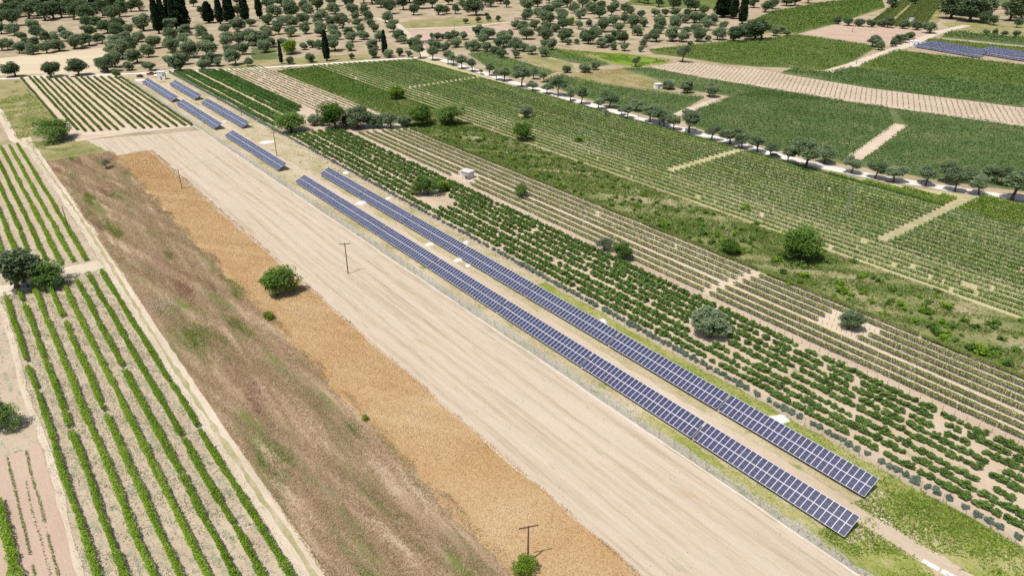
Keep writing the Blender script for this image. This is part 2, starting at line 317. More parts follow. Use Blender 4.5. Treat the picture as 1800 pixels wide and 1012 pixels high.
def strip(name, pts, wid, mat, z=.06, jit=.2):
    P = [np.array(p, float) for p in pts]; L = []; Rr = []
    Q = [P[0]]
    for a, b in zip(P, P[1:]):
        k = max(1, int(np.linalg.norm(b - a) / 2.5))
        for i in range(1, k + 1): Q.append(a + (b - a) * i / k)
    V = []; F = []
    for i, p in enumerate(Q):
        d = Q[min(i + 2, len(Q) - 1)] - Q[max(i - 2, 0)]; d /= np.linalg.norm(d); nn = np.array([-d[1], d[0]])
        for sg in (-1, 1):
            q = p + nn * sg * (wid / 2 + random.uniform(-jit, jit)); V.append((q[0], q[1], z))
        if i: b = 2 * i; F.append((b - 2, b - 1, b + 1, b))
    me = bpy.data.meshes.new(name); me.from_pydata(V, [], F); me.update()
    return tag(obj(name, me, mat), kind='structure')

gm = bpy.data.meshes.new('ground'); gm.from_pydata([(-5000, -3000, 0), (5000, -3000, 0), (5000, 9000, 0), (-5000, 9000, 0)], [], [(0, 1, 2, 3)])
tag(obj('ground', gm, M['base']), kind='structure')
# left side
rect('vineyard_soil', 20, 362, -60, 21.5, M['left_soil'])
sheet('meadow', [G(-60, 142), G(36, 141), G(105, 221), G(104, 232), G(60, 244), G(28, 247), G(0, 200), G(-60, 160)], M['meadow'], jit=.8)
rect('dry_grass_field', 20, 330, 23.5, 46.2, M['dry_grass'], jit=.7, step=.9)
sheet('grass_verge', [W(362, 22), W(352, 42), W(336, 50), W(326, 46), W(328, 24)], M['meadow'], jit=1.0)
rect('ripe_crop_field', 20, 318, 45.6, 60.8, M['orange'], jit=.55, step=.8)
sheet('stubble_field', [W(20, 60.6), W(20, 85.6), W(336, 85.4), W(350, 42), W(332, 45), W(318, 47), W(319, 59)], M['stubble'], jit=.35)
rect('far_vineyard_soil', 350, 522, 38.5, 86, M['v1_soil'])
rect('ploughed_plot', 60, 134.5, -26, -4.2, M['plough'], jit=.1)
strip('dirt_track', [W(s, 22.6 + .35 * math.sin(s / 31)) for s in range(10, 372, 6)], 3.4, M['pale_track'])
strip('track_verge', [W(s, 22.7 + .35 * math.sin(s / 31)) for s in range(12, 372, 6)], .8, M['grass_ruts'], z=.064, jit=.3)
strip('dirt_path', [G(-30, 160), G(0, 200), G(25, 246), W(352, 21)], 3.2, M['pale_track'], z=.068)
strip('field_path', [W(362, 40), W(353, 60), W(346, 84)], 5.0, M['pale_track'], z=.072, jit=.5)
strip('foot_path', [W(s, -2.6 - 1.1 + .3 * math.sin(s / 9)) for s in range(60, 205, 4)], 1.0, M['pale_track'], z=.06, jit=.25)
strip('headland_path', [W(209, -30), W(209, 2), W(211, 12), W(212, 21)], 7, M['pale_track'], z=.05, jit=.9)
# array strip
rect('array_strip', -40, 492, 85.4, 110.4, M['pv'])
rect('gravel_strip', -10, 470, 85.9, 88.1, M['gravel'], jit=.3, step=1.1, z=.056)
strip('service_track', [W(s, 96.9 + .3 * math.sin(s / 17)) for s in range(-36, 470, 5)], 3.3, M['service'], jit=.4)
rect('grass_bank', -40, 128, 104.9, 110.3, M['bank'], jit=.5, z=.06)
rect('grass_bank', -30, 74, 87.6, 89.9, M['bank'], jit=.5, z=.064)
sheet('grass_bank', [W(-40, 99.6), W(-40, 106), W(33, 106), W(34, 103), W(30, 100), W(24, 99)], M['bank'], jit=.7, z=.068)
sheet('grass_bank', [W(31, 89.6), W(31.5, 94), W(26, 95), W(14, 94.6), W(2, 90), W(2, 88.6)], M['bank'], jit=.6, z=.072)
# orchard and strips to its right
rect('orchard_soil', -40, 312, 110.2, 135.6, M['orchard_soil'])
rect('hedgerow_soil', 318, 492, 110.2, 140, M['orchard_soil'])
rect('bare_strip', -20, 296, 135.3, 138.8, M['stake_soil'], jit=.3)
rect('low_vineyard_soil', -20, 288, 138.4, 161, M['v1_soil'])
rect('weedy_strip', -20, 292, 160.4, 187.4, M['weeds'], jit=.7)
rect('seedling_plot', 300, 474, 139.6, 163.5, M['stake_soil'])
sheet('overgrown_plot', [W(292, 163), W(292, 187), W(340, 190), W(450, 191), W(446, 164)], M['weeds'], jit=.9)
sheet('big_vineyard_soil', [W(0, 187), W(0, 300), W(70, 276), W(100, 262), W(130, 252), W(170, 250), (W(230, 249)), W(300, 252), W(366, 256), W(424, 262), W(452, 190), W(340, 189.5)], M['v2_soil'], jit=.4)
sheet('farm_yard', [G(640, 220), G(668, 214), G(737, 219), G(735, 225), G(700, 231), G(645, 236)], M['pale_track'], jit=.6)
rect('vine_gap_path', 86.6, 89.4, 206, 268, M['grass_ruts'], jit=.7, step=.9, z=.056)
# beyond the white track
WT = [G(*p) for p in [(745, 101), (769, 103), (809, 116), (848, 128), (893, 143), (945, 157), (988, 170), (1033, 183), (1084, 197), (1123, 209), (1172, 220), (1230, 236), (1268, 245), (1312, 258), (1358, 271), (1391, 280), (1443, 292), (1494, 303), (1558, 314), (1583, 318), (1647, 328), (1698, 336), (1763, 345), (1800, 350), (1900, 363)]]
strip('white_track', WT, 5.6, M['white_track'], jit=.5)
CT = [G(*p) for p in [(-80, 143), (0, 139), (130, 134), (230, 130), (290, 127.5), (370, 124.5), (450, 120.5), (560, 113.5), (660, 106.5), (748, 101)]]
strip('cross_track', CT, 4.2, M['white_track'], z=.064, jit=.5)
strip('hill_track', [G(*p) for p in [(748, 101), (742, 85), (722, 66), (708, 52), (700, 44), (660, 32)]], 5, M['pale_track'], z=.068)
strip('upper_track', [G(*p) for p in [(708, 52), (780, 50), (830, 47), (880, 41), (920, 37.5), (1000, 36), (1080, 37)]], 5, M['pale_track'], z=.072)
pxs('grass_field', [(702, 42), (720, 37), (800, 32), (850, 36), (884, 33), (890, 38), (830, 45), (715, 50)], M['meadow'], jit=1.5)
pxs('bare_slope', [(715, 53), (780, 51.5), (840, 49), (895, 43), (905, 55), (860, 60), (760, 66), (722, 70)], M['plough'], jit=1.5)
pxs('straw_field', [(-80, 109), (0, 102.5), (100, 93), (188, 84), (190, 108), (176, 127), (60, 131), (-80, 137)], M['straw'], jit=.8)
pxs('vine_field_near_track', [(822, 95), (850, 92), (905, 105), (978, 127), (962, 133), (900, 137), (860, 121)], M['green_field'])
pxs('pale_meadow', [(905, 98), (945, 97), (1006, 113), (1012, 128), (978, 127), (935, 111)], M['meadow'], jit=1)
pxs('vine_wedge', [(943, 84), (963, 83), (1076, 113), (1056, 117), (1000, 110), (950, 96)], M['green_field'])
pxs('grass_patch', [(972, 84), (1045, 92), (1130, 97), (1184, 106), (1182, 112), (1120, 118), (1080, 114), (1040, 103)], M['meadow'], jit=1)
pxs('bright_grass_patch', [(1045, 96), (1090, 93), (1140, 101), (1176, 109), (1120, 117), (1085, 114)], M['bright_grass'], jit=1)
pxs('dry_meadow', [(1003, 129), (1085, 119), (1160, 140), (1192, 158), (1160, 161), (1060, 148), (1012, 138)], M['meadow'], jit=1)
pxs('vine_field', [(955, 142), (985, 131.5), (1060, 149), (1150, 161), (1240, 172), (1184, 202), (1168, 211), (1130, 202), (1085, 188), (1030, 174), (985, 158)], M['green_field'])
pxs('thin_vine_field', [(1088, 121), (1140, 119), (1235, 137), (1350, 155), (1485, 178), (1300, 172), (1195, 157), (1132, 133)], M['green_field'])
pxs('large_vine_field', [(1280, 171), (1195, 204), (1225, 226), (1300, 246), (1390, 270), (1480, 288), (1570, 303), (1640, 316), (1700, 324), (1800, 337), (1900, 350), (1900, 238), (1800, 223), (1625, 198), (1485, 178), (1350, 160)], M['green_field'])
strip('cut_path', [G(1583, 219), G(1552, 243), G(1500, 279)], 6.0, M['v1_soil'], z=.06, jit=.5)
strip('grove_path', [G(1262, 176), G(1225, 188), G(1190, 203)], 5.0, M['pale_track'], z=.064, jit=.5)
pxs('young_vineyard_soil', [(1140, 118), (1200, 109), (1350, 125), (1375, 130), (1525, 155), (1700, 177), (1800, 190), (1900, 203), (1900, 238), (1800, 223), (1625, 198), (1485, 178), (1350, 155), (1235, 137)], M['pink_soil'], jit=.4)
pxs('dark_vine_field', [(1372, 128), (1395, 120), (1455, 127), (1490, 118), (1512, 118), (1637, 134), (1725, 141), (1800, 150), (1900, 162), (1900, 203), (1800, 190), (1700, 177), (1525, 155), (1375, 130)], M['green_field'])
pxs('bright_vine_field', [(1512, 113), (1575, 88), (1640, 96), (1765, 110), (1900, 126), (1900, 162), (1800, 150), (1725, 142), (1637, 135), (1512, 119)], M['bright_field'])
strip('farm_track', [G(*p) for p in [(1452, 127), (1500, 114), (1550, 95), (1600, 78), (1650, 57), (1700, 45)]], 7.5, M['pale_track'], z=.06, jit=.6)
pxs('upper_vine_field', [(1139, 88), (1235, 77), (1330, 70), (1400, 61), (1545, 82), (1500, 108), (1455, 124), (1375, 119), (1330, 118), (1273, 113), (1212, 103), (1150, 95)], M['bright_field'])
pxs('harvested_field', [(1405, 61), (1475, 42), (1560, 47), (1650, 50), (1602, 76), (1555, 82), (1522, 76)], M['plough'], jit=.6)
pxs('north_vine_field', [(1320, 36), (1360, 20), (1450, 4), (1550, -4), (1556, 14), (1470, 42), (1402, 60), (1345, 58)], M['bright_field'])
pxs('slope_vine_field', [(1590, -4), (1660, -4), (1652, 38), (1622, 52), (1525, 46), (1556, 16)], M['meadow'])
pxs('east_vine_field', [(1652, 66), (1672, 55), (1800, 67), (1900, 76), (1900, 92), (1800, 81)], M['green_field'])
pxs('narrow_vine_field', [(1620, 72), (1640, 68), (1800, 84), (1900, 94), (1900, 107), (1800, 96), (1700, 86)], M['bright_field'])
pxs('east_meadow', [(1655, 42), (1700, 36), (1900, 50), (1900, 74), (1800, 65), (1674, 53)], M['meadow'], jit=1)
pxs('far_vine_field', [(1728, -6), (1900, -6), (1900, 20), (1800, 13), (1742, 8)], M['green_field'], jit=1)
pxs('far_green_plot', [(1095, 8), (1150, 12), (1280, 18), (1290, -6), (1120, -6)], M['bright_field'], jit=1)
pxs('green_plot', [(440, 84), (486, 86), (490, 104), (445, 106)], M['green_field'], jit=1)
pxs('roadside_grass', [(430, 106), (490, 105), (560, 98), (640, 96), (655, 104), (560, 111), (450, 118), (405, 121)], M['meadow'], jit=1.2)

# ------------------------------------------------------------------ foliage builders
def leaf_quads(C, size, up=.5, rng=RNG, aspect=.62):
    n = len(C); nr = rng.normal(size=(n, 3)); nr[:, 2] = np.abs(nr[:, 2]) + up; nr /= np.linalg.norm(nr, axis=1)[:, None]
    t = np.cross(nr, rng.normal(size=(n, 3))); t /= np.linalg.norm(t, axis=1)[:, None] + 1e-9; u = np.cross(nr, t)
    a = (size * .5)[:, None] if hasattr(size, '__len__') else size * .5
    V = np.empty((n, 4, 3)); V[:, 0] = C - t * a; V[:, 1] = C + u * a * aspect; V[:, 2] = C + t * a; V[:, 3] = C - u * a * aspect
    return V.reshape(-1, 3), np.arange(n * 4).reshape(n, 4)
def blades(P, h, wd, rng=RNG, lean=.8):
    n = len(P); a = rng.uniform(0, 2 * np.pi, n); d = np.stack([np.cos(a), np.sin(a), 0 * a], 1) * (wd / 2)[:, None]
    tip = P + np.stack([rng.normal(0, lean, n) * h, rng.normal(0, lean, n) * h, h], 1)
    V = np.empty((n, 3, 3)); V[:, 0] = P - d; V[:, 1] = P + d; V[:, 2] = tip
    return V.reshape(-1, 3), np.arange(n * 3).reshape(n, 3)
def smooth_noise(x, per, seed):
    r = np.random.default_rng(seed).uniform(-1, 1, 4096); k = np.floor(x / per).astype(int); f = x / per - k; f = f * f * (3 - 2 * f)
    return r[k % 4096] * (1 - f) + r[(k + 1) % 4096] * f
def hedge(name, s0, s1, n, mat, label, group, wid=1.0, z0=.35, z1=1.5, dens=30, leaf=.32, gap=.04, cuts=(), wob=.15, cat='vine row', d=D, nv=N, var=1.0):
    seed = int(abs(n * 131 + s0 * 17)) % 99991; rng = np.random.default_rng(seed)
    if s1 < s0: s0, s1 = s1, s0
    dens *= 1.7; leaf *= 1.12; wid *= 1.12; k = int((s1 - s0) * dens); s = rng.uniform(s0, s1, k)
    amp = 1 + var * (.28 * smooth_noise(s, 1.3, seed) + .22 * smooth_noise(s, 6, seed + 1))
    keep = (smooth_noise(s, 1.6, seed + 2) * .6 + smooth_noise(s, 5.5, seed + 3) * .6) > (-1.0 + gap * 4.5)
    for a, b in cuts: keep &= ~((s > a) & (s < b))
    s = s[keep]; amp = amp[keep]; k = len(s)
    q = rng.uniform(0, 2 * np.pi, k); r = rng.uniform(.0, 1, k) ** .4
    off = n + wid / 2 * amp * r * np.cos(q) + wob * smooth_noise(s, 9, seed + 4)
    z = z0 + (z1 - z0) * np.clip(.5 + .5 * amp * r * np.sin(q), 0, 1.25)
    xy = s[:, None] * d + off[:, None] * nv
    C = np.concatenate([xy, z[:, None]], 1); V, F = leaf_quads(C, rng.uniform(.7, 1.3, k) * leaf, .75, rng)
    # stems: one thin stake under the leaves every 1.2 m
    st = np.arange(s0 + .5, s1, 1.2); st = st[rng.random(len(st)) > .1]
    B = np.concatenate([st[:, None] * d + n * nv, 0 * st[:, None]], 1); e = np.array([.045, 0, 0]); h = np.array([0, 0, z0 + .35])
    SV = np.stack([B - e, B + e, B + e + h, B - e + h], 1).reshape(-1, 3); SF = np.arange(len(SV)).reshape(-1, 4) + len(V)
    tint = np.concatenate([np.clip(rng.normal(.5, .22, k), 0, 1), np.full(len(SF), .5)])
    me = arr_mesh(name, np.concatenate([V, SV]), np.concatenate([F, SF]), tint)
    me.materials.append(mat); me.materials.append(M['bark'])
    me.polygons.foreach_set('material_index', np.concatenate([np.zeros(k, np.int32), np.ones(len(SF), np.int32)]))
    return tag(obj(name, me), label, cat, group)
def in_poly(P, poly):
    x, y = P[:, 0], P[:, 1]; r = np.zeros(len(P), bool); poly = np.array(poly)
    for (x0, y0), (x1, y1) in zip(poly, np.roll(poly, -1, 0)):
        c = (y0 > y) != (y1 > y); r ^= c & (x < (x1 - x0) * (y - y0) / (y1 - y0 + 1e-12) + x0)
    return r
def canopy(name, pts, mat, label, dens, leaf, z0, z1, rowdir=None, sp=3.4, sw=.32, cat='vineyard'):
    """closed vine canopy of a field too far off to tell its plants apart"""
    poly = np.array([G(*p) for p in pts]); lo, hi = poly.min(0), poly.max(0)
    k = int((hi - lo).prod() * dens); P = RNG.uniform(lo, hi, (k, 2))
    rd = np.array(rowdir if rowdir is not None else D, float); rd /= np.linalg.norm(rd); rn = np.array([-rd[1], rd[0]])
    q = P @ rn; snap = np.round(q / sp) * sp + RNG.normal(0, sw, k); P = P + rn * (snap - q)[:, None]
    P = P[in_poly(P, poly)]; k = len(P)
    P = P[smooth_noise(P[:, 0] * 1.3 + P[:, 1] * .7, 3.1, 5) + smooth_noise(P[:, 1] * 1.1 - P[:, 0] * .6, 4.3, 6) > -1.35]; k = len(P)
    z = z0 + (z1 - z0) * RNG.uniform(0, 1, k) ** .6
    V, F = leaf_quads(np.concatenate([P, z[:, None]], 1), RNG.uniform(.7, 1.3, k) * leaf, .5)
    me = arr_mesh(name, V, F, np.clip(RNG.normal(.5, .2, k), 0, 1))
    return tag(obj(name, me, mat), label, cat, kind='stuff')
def grass(name, s0, s1, n0, n1, mat, dens, h, wd, label, fn=None, lean=.8, fall=True):
    area = (s1 - s0) * (n1 - n0); k = int(area * dens); s = RNG.uniform(s0, s1, k) if not fall else s0 + (s1 - s0) * RNG.uniform(0, 1, k) ** 1.25
    n = RNG.uniform(n0, n1, k)
    if fn is not None: m = RNG.uniform(0, 1, k) < fn(s, n); s, n = s[m], n[m]; k = len(s)
    far = 1 + np.clip((s - s0) / max(s1 - s0, 1), 0, 1) * .8
    P = np.concatenate([s[:, None] * D + n[:, None] * N, np.zeros((k, 1))], 1)
    V, F = blades(P, RNG.uniform(.6, 1.3, k) * h, RNG.uniform(.6, 1.4, k) * wd * far, lean=lean)
    me = arr_mesh(name, V, F, np.clip(RNG.normal(.5, .2, k), 0, 1))
    return tag(obj(name, me, mat), label, 'grass', kind='stuff')

def crown_mesh(name, seed, nclump=26, per=80, leaf=.11,  zc=1.15, rz=.8, lo=-.45, cr=(.26, .44), hollow=.5, mat=None, lopside=.12, lobes=1.0):
    rng = np.random.default_rng(seed); C = []; tint = []
    ctrs = []; lob = [np.array([rng.uniform(-.34, .34), rng.uniform(-.34, .34), rng.uniform(-.22, .26)]) for _ in range(rng.integers(2, 5))]; lr = [rng.uniform(.62, .86) for _ in lob]
    for i in range(nclump):
        v = rng.normal(size=3); v /= np.linalg.norm(v)
        if v[2] < lo: v[2] = lo + rng.random() * .3
        rr = rng.uniform(hollow, .82) * (1 + lopside * math.sin(3 * math.atan2(v[1], v[0]) + seed)); q = rng.integers(0, len(lob)); ctrs.append(v * rr * lr[q] + lob[q] * lobes if lobes else v * rr)
    for c in ctrs:
        cc = rng.uniform(*cr); k = int(per * (cc / .35) ** 2)
        v = rng.normal(size=(k, 3)); v /= np.linalg.norm(v, axis=1)[:, None]; v *= (rng.uniform(.25, 1, k) ** .5)[:, None] * cc
        v[:, 2] *= .8; C.append(v + c); tint.append(np.clip(rng.normal(rng.uniform(.35, .65), .17, k), 0, 1))
    C = np.concatenate(C); tint = np.concatenate(tint); C[:, 2] = C[:, 2] * rz + zc; C[:, 2] = np.maximum(C[:, 2], .04)
    V, F = leaf_quads(C, rng.uniform(.65, 1.35, len(C)) * leaf, .85, rng)
    me = arr_mesh(name, V, F, tint)
    if mat: me.materials.append(mat)
    return me, ctrs
def trunk_mesh(name, seed, ctrs, zc, rz, r0=.09, fork=.42, limbs=5):
    rng = random.Random(seed); b = MB(); lean = (rng.uniform(-.1, .1), rng.uniform(-.1, .1))
    top = Vector((lean[0], lean[1], fork)); b.tube([(0, 0, -.03), (lean[0] * .3, lean[1] * .3, fork * .45), top], [r0 * 1.5, r0, r0 * .85], 7)
    for c in rng.sample(list(ctrs), min(limbs, len(ctrs))):
        e = Vector((c[0] * .8, c[1] * .8, c[2] * rz * .8 + zc)); mid = (top + e) / 2 + Vector((rng.uniform(-.06, .06), rng.uniform(-.06, .06), .05))
        b.tube([top * .96, mid, e], [r0 * .6, r0 * .38, r0 * .12], 5)
    return b.mesh(name, [M['bark']])
KINDS = {}
def kind(key, mat, nvar, seed0, trunk=True, **k):
    L = []
    fork = k.pop('fork', .42); r0 = k.pop('r0', .09)
    for i in range(nvar):
        cm, ct = crown_mesh(key + '_crown', seed0 + i, mat=mat, **k)
        L.append((cm, trunk_mesh(key + '_trunk', seed0 + i, ct, k.get('zc', 1.15), k.get('rz', .8), r0, fork)))
    KINDS[key] = L
kind('olive', M['olive'], 10, 100, nclump=40, per=170, leaf=.13, zc=.93, rz=.85, fork=.36, cr=(.26, .5), lo=-.85)
kind('olive_high', M['olive'], 7, 120, nclump=34, per=150, leaf=.125, zc=1.22, rz=.78, fork=.58, cr=(.26, .48), lo=-.5, r0=.08)
kind('grey', M['grey_tree'], 2, 140, nclump=28, per=75, leaf=.105, zc=1.05, rz=.8, fork=.45, hollow=.45)
kind('scrub', M['scrub'], 4, 160, nclump=32, per=120, leaf=.13, zc=.92, rz=.85, fork=.35, cr=(.3, .48), lo=-.7)
kind('green', M['green_tree'], 3, 200, nclump=44, per=130, leaf=.10, zc=.82, rz=.85, lo=-.8, fork=.3, r0=.07)
kind('darkgreen', M['bush'], 3, 220, nclump=44, per=130, leaf=.10, zc=.82, rz=.85, lo=-.8, fork=.3, r0=.07)
kind('lime', M['lime_tree'], 2, 240, nclump=40, per=120, leaf=.10, zc=.85, rz=.85, lo=-.7, fork=.3, r0=.07)
def tree(px, py, wpx, key, name, label, cat='tree', group=None, hs=1.0):
    g = G(px, py); r = wpx / pxm(px, py) / 2 * {'green': 1.02, 'darkgreen': 1.02, 'lime': 1.05, 'scrub': 1.38, 'olive_high': 1.2}.get(key, 1.17); i = random.randrange(len(KINDS[key])); cm, tm = KINDS[key][i]
    e = empty(name, (g[0], g[1], 0), random.uniform(0, 6.28)); e.scale = (r * random.uniform(.9, 1.12), r * random.uniform(.9, 1.12), r * hs * random.uniform(.85, 1.12)); tag(e, label, cat, group)
    obj('trunk', tm, None, e); obj('crown', cm, None, e); return e

# ------------------------------------------------------------------ vine rows
for i in range(8):
    n = -2.3 + 3.15 * i; s1 = 205.5 + (0.4 * i if i < 4 else 0)
    hedge('vine_hedge', 44, s1, n + .2, M['vine_left'], '%s bright green vine row from the dirt track in the lower left vineyard' % ordw(7 - i).capitalize(), 'vine rows of the lower left vineyard', 1.0, .25, 1.45, 66, .27, .05)
for i in range(7):
    n = 18.2 - 2.95 * i; s0 = (215.6, 217, 217.1, 222, 232, 234, 228)[i]
    hedge('vine_hedge', s0, 358, n, M['vine_left'], '%s bright green vine row from the dirt track in the upper left vineyard' % ordw(i).capitalize(), 'vine rows of the upper left vineyard', 1.0, .25, 1.4, 46, .31, .04)
hedge('vine_hedge', 60, 122, -11.6, M['vine_left'], 'Dense dark green vine row in the bottom left corner beyond the ploughed plot', None, 1.5, .2, 1.5, 60, .32, 0)
for i, n in enumerate((-9.3, -7.6, -6.5)):
    hedge('vegetable_hedge', 66, 134 if i != 1 else 125, n, M['weed_leaf'], ('Sparse seedling line nearest the dark vine row in the ploughed plot', 'Faint middle seedling line in the ploughed plot', 'Seedling line nearest the footpath in the ploughed plot')[i], 'seedling lines of the ploughed plot', .35, .05, .4, (12, 3, 12)[i], .22, .08, cat='seedling line')
FLV = [(150, 425, 880), (210, 545, 920), (250, 595, 930), (295, 650, 930), (345, 700, 925), (395, 755, 920), (430, 820, 920), (475, 865, 900), (540, 940, 910), (580, 1005, 910), (620, 1060, 905), (665, 1125, 905), (710, 1185, 900), (765, 1245, 895), (815, 1300, 890), (850, 1350, 885)]
for i, (a, b, c) in enumerate(FLV):
    s1, n1 = SN(a / 4, 137); s0, n0 = SN(b / 4, c / 4)
    hedge('vine_hedge', s0, s1, (n0 + n1) / 2, M['vine_far'], '%s vine row from the left in the vineyard behind the stubble field' % ordw(i).capitalize(), 'vine rows of the vineyard behind the stubble field', 1.15, .3, 1.25, 28, .42, .0, var=.6)
FBN = [114.4, 118.6, 122.0, 127.0, 130.4, 133.8, 137.2]
for i, n in enumerate(FBN):
    hedge('bush_hedge', (323, 328, 332, 334, 337, 342, 348)[i], 480 - .5 * (n - 114), n, M['vine_dark'], '%s dark green bush row from the fence beside the far solar tables' % ordw(i).capitalize(), 'bush rows beside the far solar tables', 2.0, .2, 1.7, 34, .55, .02, cat='bush row')
V1N = [138.9 + 2.95 * i for i in range(8)]
V1F = [(1243, 510), (1258, 503), (1270, 499), (1286, 492), (1305, 487), (1315, 482), (1327, 478), (1338, 474)]; V1B = [(1255, 515), (1268, 509), (1281, 504), (1298, 497), (1313, 493), (1327, 488), (1340, 485), (1350, 481)]
hs, hn = SN(827, 314)
for i, n in enumerate(V1N):
    f = SN(*V1F[i])[0]; b = SN(*V1B[i])[0]; nn = n + (.6 if i > 2 else 0) - .3
    cuts = [(hs - 5.5 + i * 1.5, hs + 7 - i * .5)] if i < 3 else []
    if i in (3, 4, 5): cuts2 = [(66 - i, 73)]
    else: cuts2 = []
    hedge('vine_hedge', f, 288 - i, nn, M['vine_low'], '%s yellow-green vine row from the stakes, in the far block around the stone hut' % ordw(i).capitalize(), 'low vine rows of the far block', 1.0, .62, 1.2, 40, .30, .0, cuts, .05, var=.6)
    hedge('vine_hedge', 10, b, nn, M['vine_low'], '%s yellow-green vine row from the stakes, in the near block on the right' % ordw(i).capitalize(), 'low vine rows of the near block', 1.0, .62, 1.2, 60, .27, .0, cuts2, .05, var=.6)
for i in range(21):
    n = 189.0 + 3.03 * i; far = 448 - (n - 190) * .33
    cuts = [(SN(780, 146)[0] - 1.2, SN(780, 146)[0] + 1.2)] if i > 4 else []
    if n > 206: cuts.append((168.0, 171.5))
    nearest = 26 + (n - 185) * .36; ts, tn = SN(923, 206)
    if abs(n - tn) < 2.5: cuts.append((ts - 5, ts + 4))
    if n > 206.5:
        hedge('vine_hedge', 89.5, far, n, M['vine_mid'], '%s vine row from the weedy strip in the big vineyard beyond the dirt path' % ordw(i).capitalize(), 'vine rows of the big vineyard', 1.2, .25, 1.05, 32, .36, -.01, cuts, .05, var=.7)
        hedge('vine_hedge', nearest - 4, 86.3, n, M['vine_mid'], '%s vine row from the weedy strip in the vineyard block at the right edge' % ordw(i).capitalize(), 'vine rows of the right edge block', 1.25, .25, 1.05, 40, .33, 0, (), .05, var=.7)
    else:
        hedge('vine_hedge', nearest - 4, far, n, M['vine_mid'], '%s long thin vine row from the weedy strip in the big vineyard' % ordw(i).capitalize(), 'vine rows of the big vineyard', 1.0, .25, 1.0, 30, .32, .02 + (.05 if i < 3 else 0), cuts, .06, var=.7)
for i in range(7):
    n = 252.0 + 2.9 * i; s1 = min(86, 128) if i else 86
    hedge('vine_hedge', 40 + 4 * i, 86, n, M['vine_bright'], '%s bright green vine row from the white track in the right edge block' % ordw(6 - i).capitalize(), 'bright vine rows below the white track', 1.5, .25, 1.2, 34, .42, .0, var=.6)
for i in range(4):
    n = 250.5 + 2.9 * i; hedge('vine_hedge', 90, 131 - 12 * i, n, M['vine_bright'], '%s bright green vine row from the big vineyard in the small block below the track' % ordw(i).capitalize(), 'bright vine rows of the small block', 1.5, .25, 1.2, 34, .42, .0, var=.6)
# sloping rows in the far right corner
for i in range(13):
    f = i / 12; a = np.array(G(1592 + f * 66, -3)); b = np.array(G(1528 + f * 92, 44 + f * 7)); L = np.linalg.norm(b - a); dd = (b - a) / L; nv = np.array([-dd[1], dd[0]])
    if i in (4,): continue
    hedge('vine_hedge', float(a @ dd), float(a @ dd) + L, float(a @ nv), M['vine_far'], '%s from the left of the sloping vine rows at the top right' % ordw(i if i < 4 else i - 1).capitalize(), 'sloping vine rows at the top right', 2.2, .4, 2.0, 9, .9, 0, d=dd, nv=nv)
# seedling rows on the bare plot behind the big trees
for i in range(9):
    hedge('vine_hedge', 312 + 2 * i, 470, 141.5 + 2.5 * i, M['vine_low'], '%s sparse young vine row on the tan plot behind the roadside trees' % ordw(i).capitalize(), 'young vine rows of the tan plot', .55, .15, .7, 6, .42, .10, cat='vine row')
# closed canopies
VD = (-.83, .56)
canopy('vineyard_canopy', [(955, 142), (985, 132), (1060, 149), (1150, 161), (1238, 173), (1182, 202), (1168, 209), (1130, 200), (1085, 186), (1030, 172), (985, 157)], M['vine_dark'], 'vine canopy between the white track and the pale shed', 3.0, .62, .25, 1.2, VD)
canopy('vineyard_canopy', [(1282, 171), (1197, 204), (1227, 225), (1302, 245), (1392, 268), (1484, 284), (1572, 222), (1560, 190), (1485, 179), (1350, 160)], M['vine_dark'], 'large vine canopy left of the cut path beyond the white track', 3.4, .58, .25, 1.2, VD)
canopy('vineyard_canopy', [(1593, 222), (1514, 284), (1570, 302), (1640, 315), (1700, 323), (1800, 336), (1860, 343), (1860, 232), (1800, 224), (1625, 199), (1570, 192)], M['vine_dark'], 'large vine canopy right of the cut path beyond the white track', 3.4, .58, .25, 1.2, VD)
canopy('vineyard_canopy', [(1090, 121), (1140, 119), (1235, 138), (1350, 156), (1485, 179), (1300, 171), (1195, 156), (1133, 132)], M['vine_dark'], 'thin vine canopy below the pinkish young vineyard', 1.6, .7, .25, 1.1, VD)
canopy('vineyard_canopy', [(824, 95), (850, 92.5), (905, 106), (975, 127), (960, 132), (902, 135), (862, 121)], M['vine_mid'], 'vine canopy between the track olives and the pale meadow', 1.6, .7, .4, 1.6, D, 3)
canopy('vineyard_canopy', [(945, 84.5), (963, 84), (1072, 113), (1056, 116), (1000, 109), (952, 96)], M['vine_mid'], 'narrow wedge of vines below the olive grove', 1.4, .8, .4, 1.6, D, 3.4, .4)
canopy('vineyard_canopy', [(1376, 127.5), (1395, 121), (1455, 127.5), (1492, 119), (1637, 135), (1725, 142), (1800, 151), (1870, 159), (1870, 198), (1800, 189.5), (1700, 176), (1525, 154.5)], M['vine_dark'], 'dark green vine canopy above the pinkish young vineyard', 1.7, .85, .25, 1.2, VD)
canopy('vineyard_canopy', [(1514, 113), (1576, 88.5), (1640, 97), (1765, 111), (1870, 123), (1870, 157), (1800, 149), (1725, 141), (1637, 134), (1514, 118)], M['vine_farfield'], 'bright green vine canopy below the distant solar rows', 1.4, .9, .25, 1.2, VD)
canopy('vineyard_canopy', [(1142, 89), (1235, 78), (1330, 71), (1400, 62), (1540, 82), (1498, 107), (1453, 124), (1375, 118), (1330, 117), (1273, 112), (1212, 102)], M['vine_farfield'], 'green vine canopy left of the diagonal farm track', 1.2, .95, .25, 1.3, VD)
canopy('vineyard_canopy', [(1325, 36), (1360, 21), (1450, 5), (1548, -3), (1554, 13), (1470, 41), (1402, 58), (1348, 56)], M['vine_farfield'], 'sloping vine canopy above the harvested field', .7, 1.2, .4, 1.8, (.6, .8), 3.4)
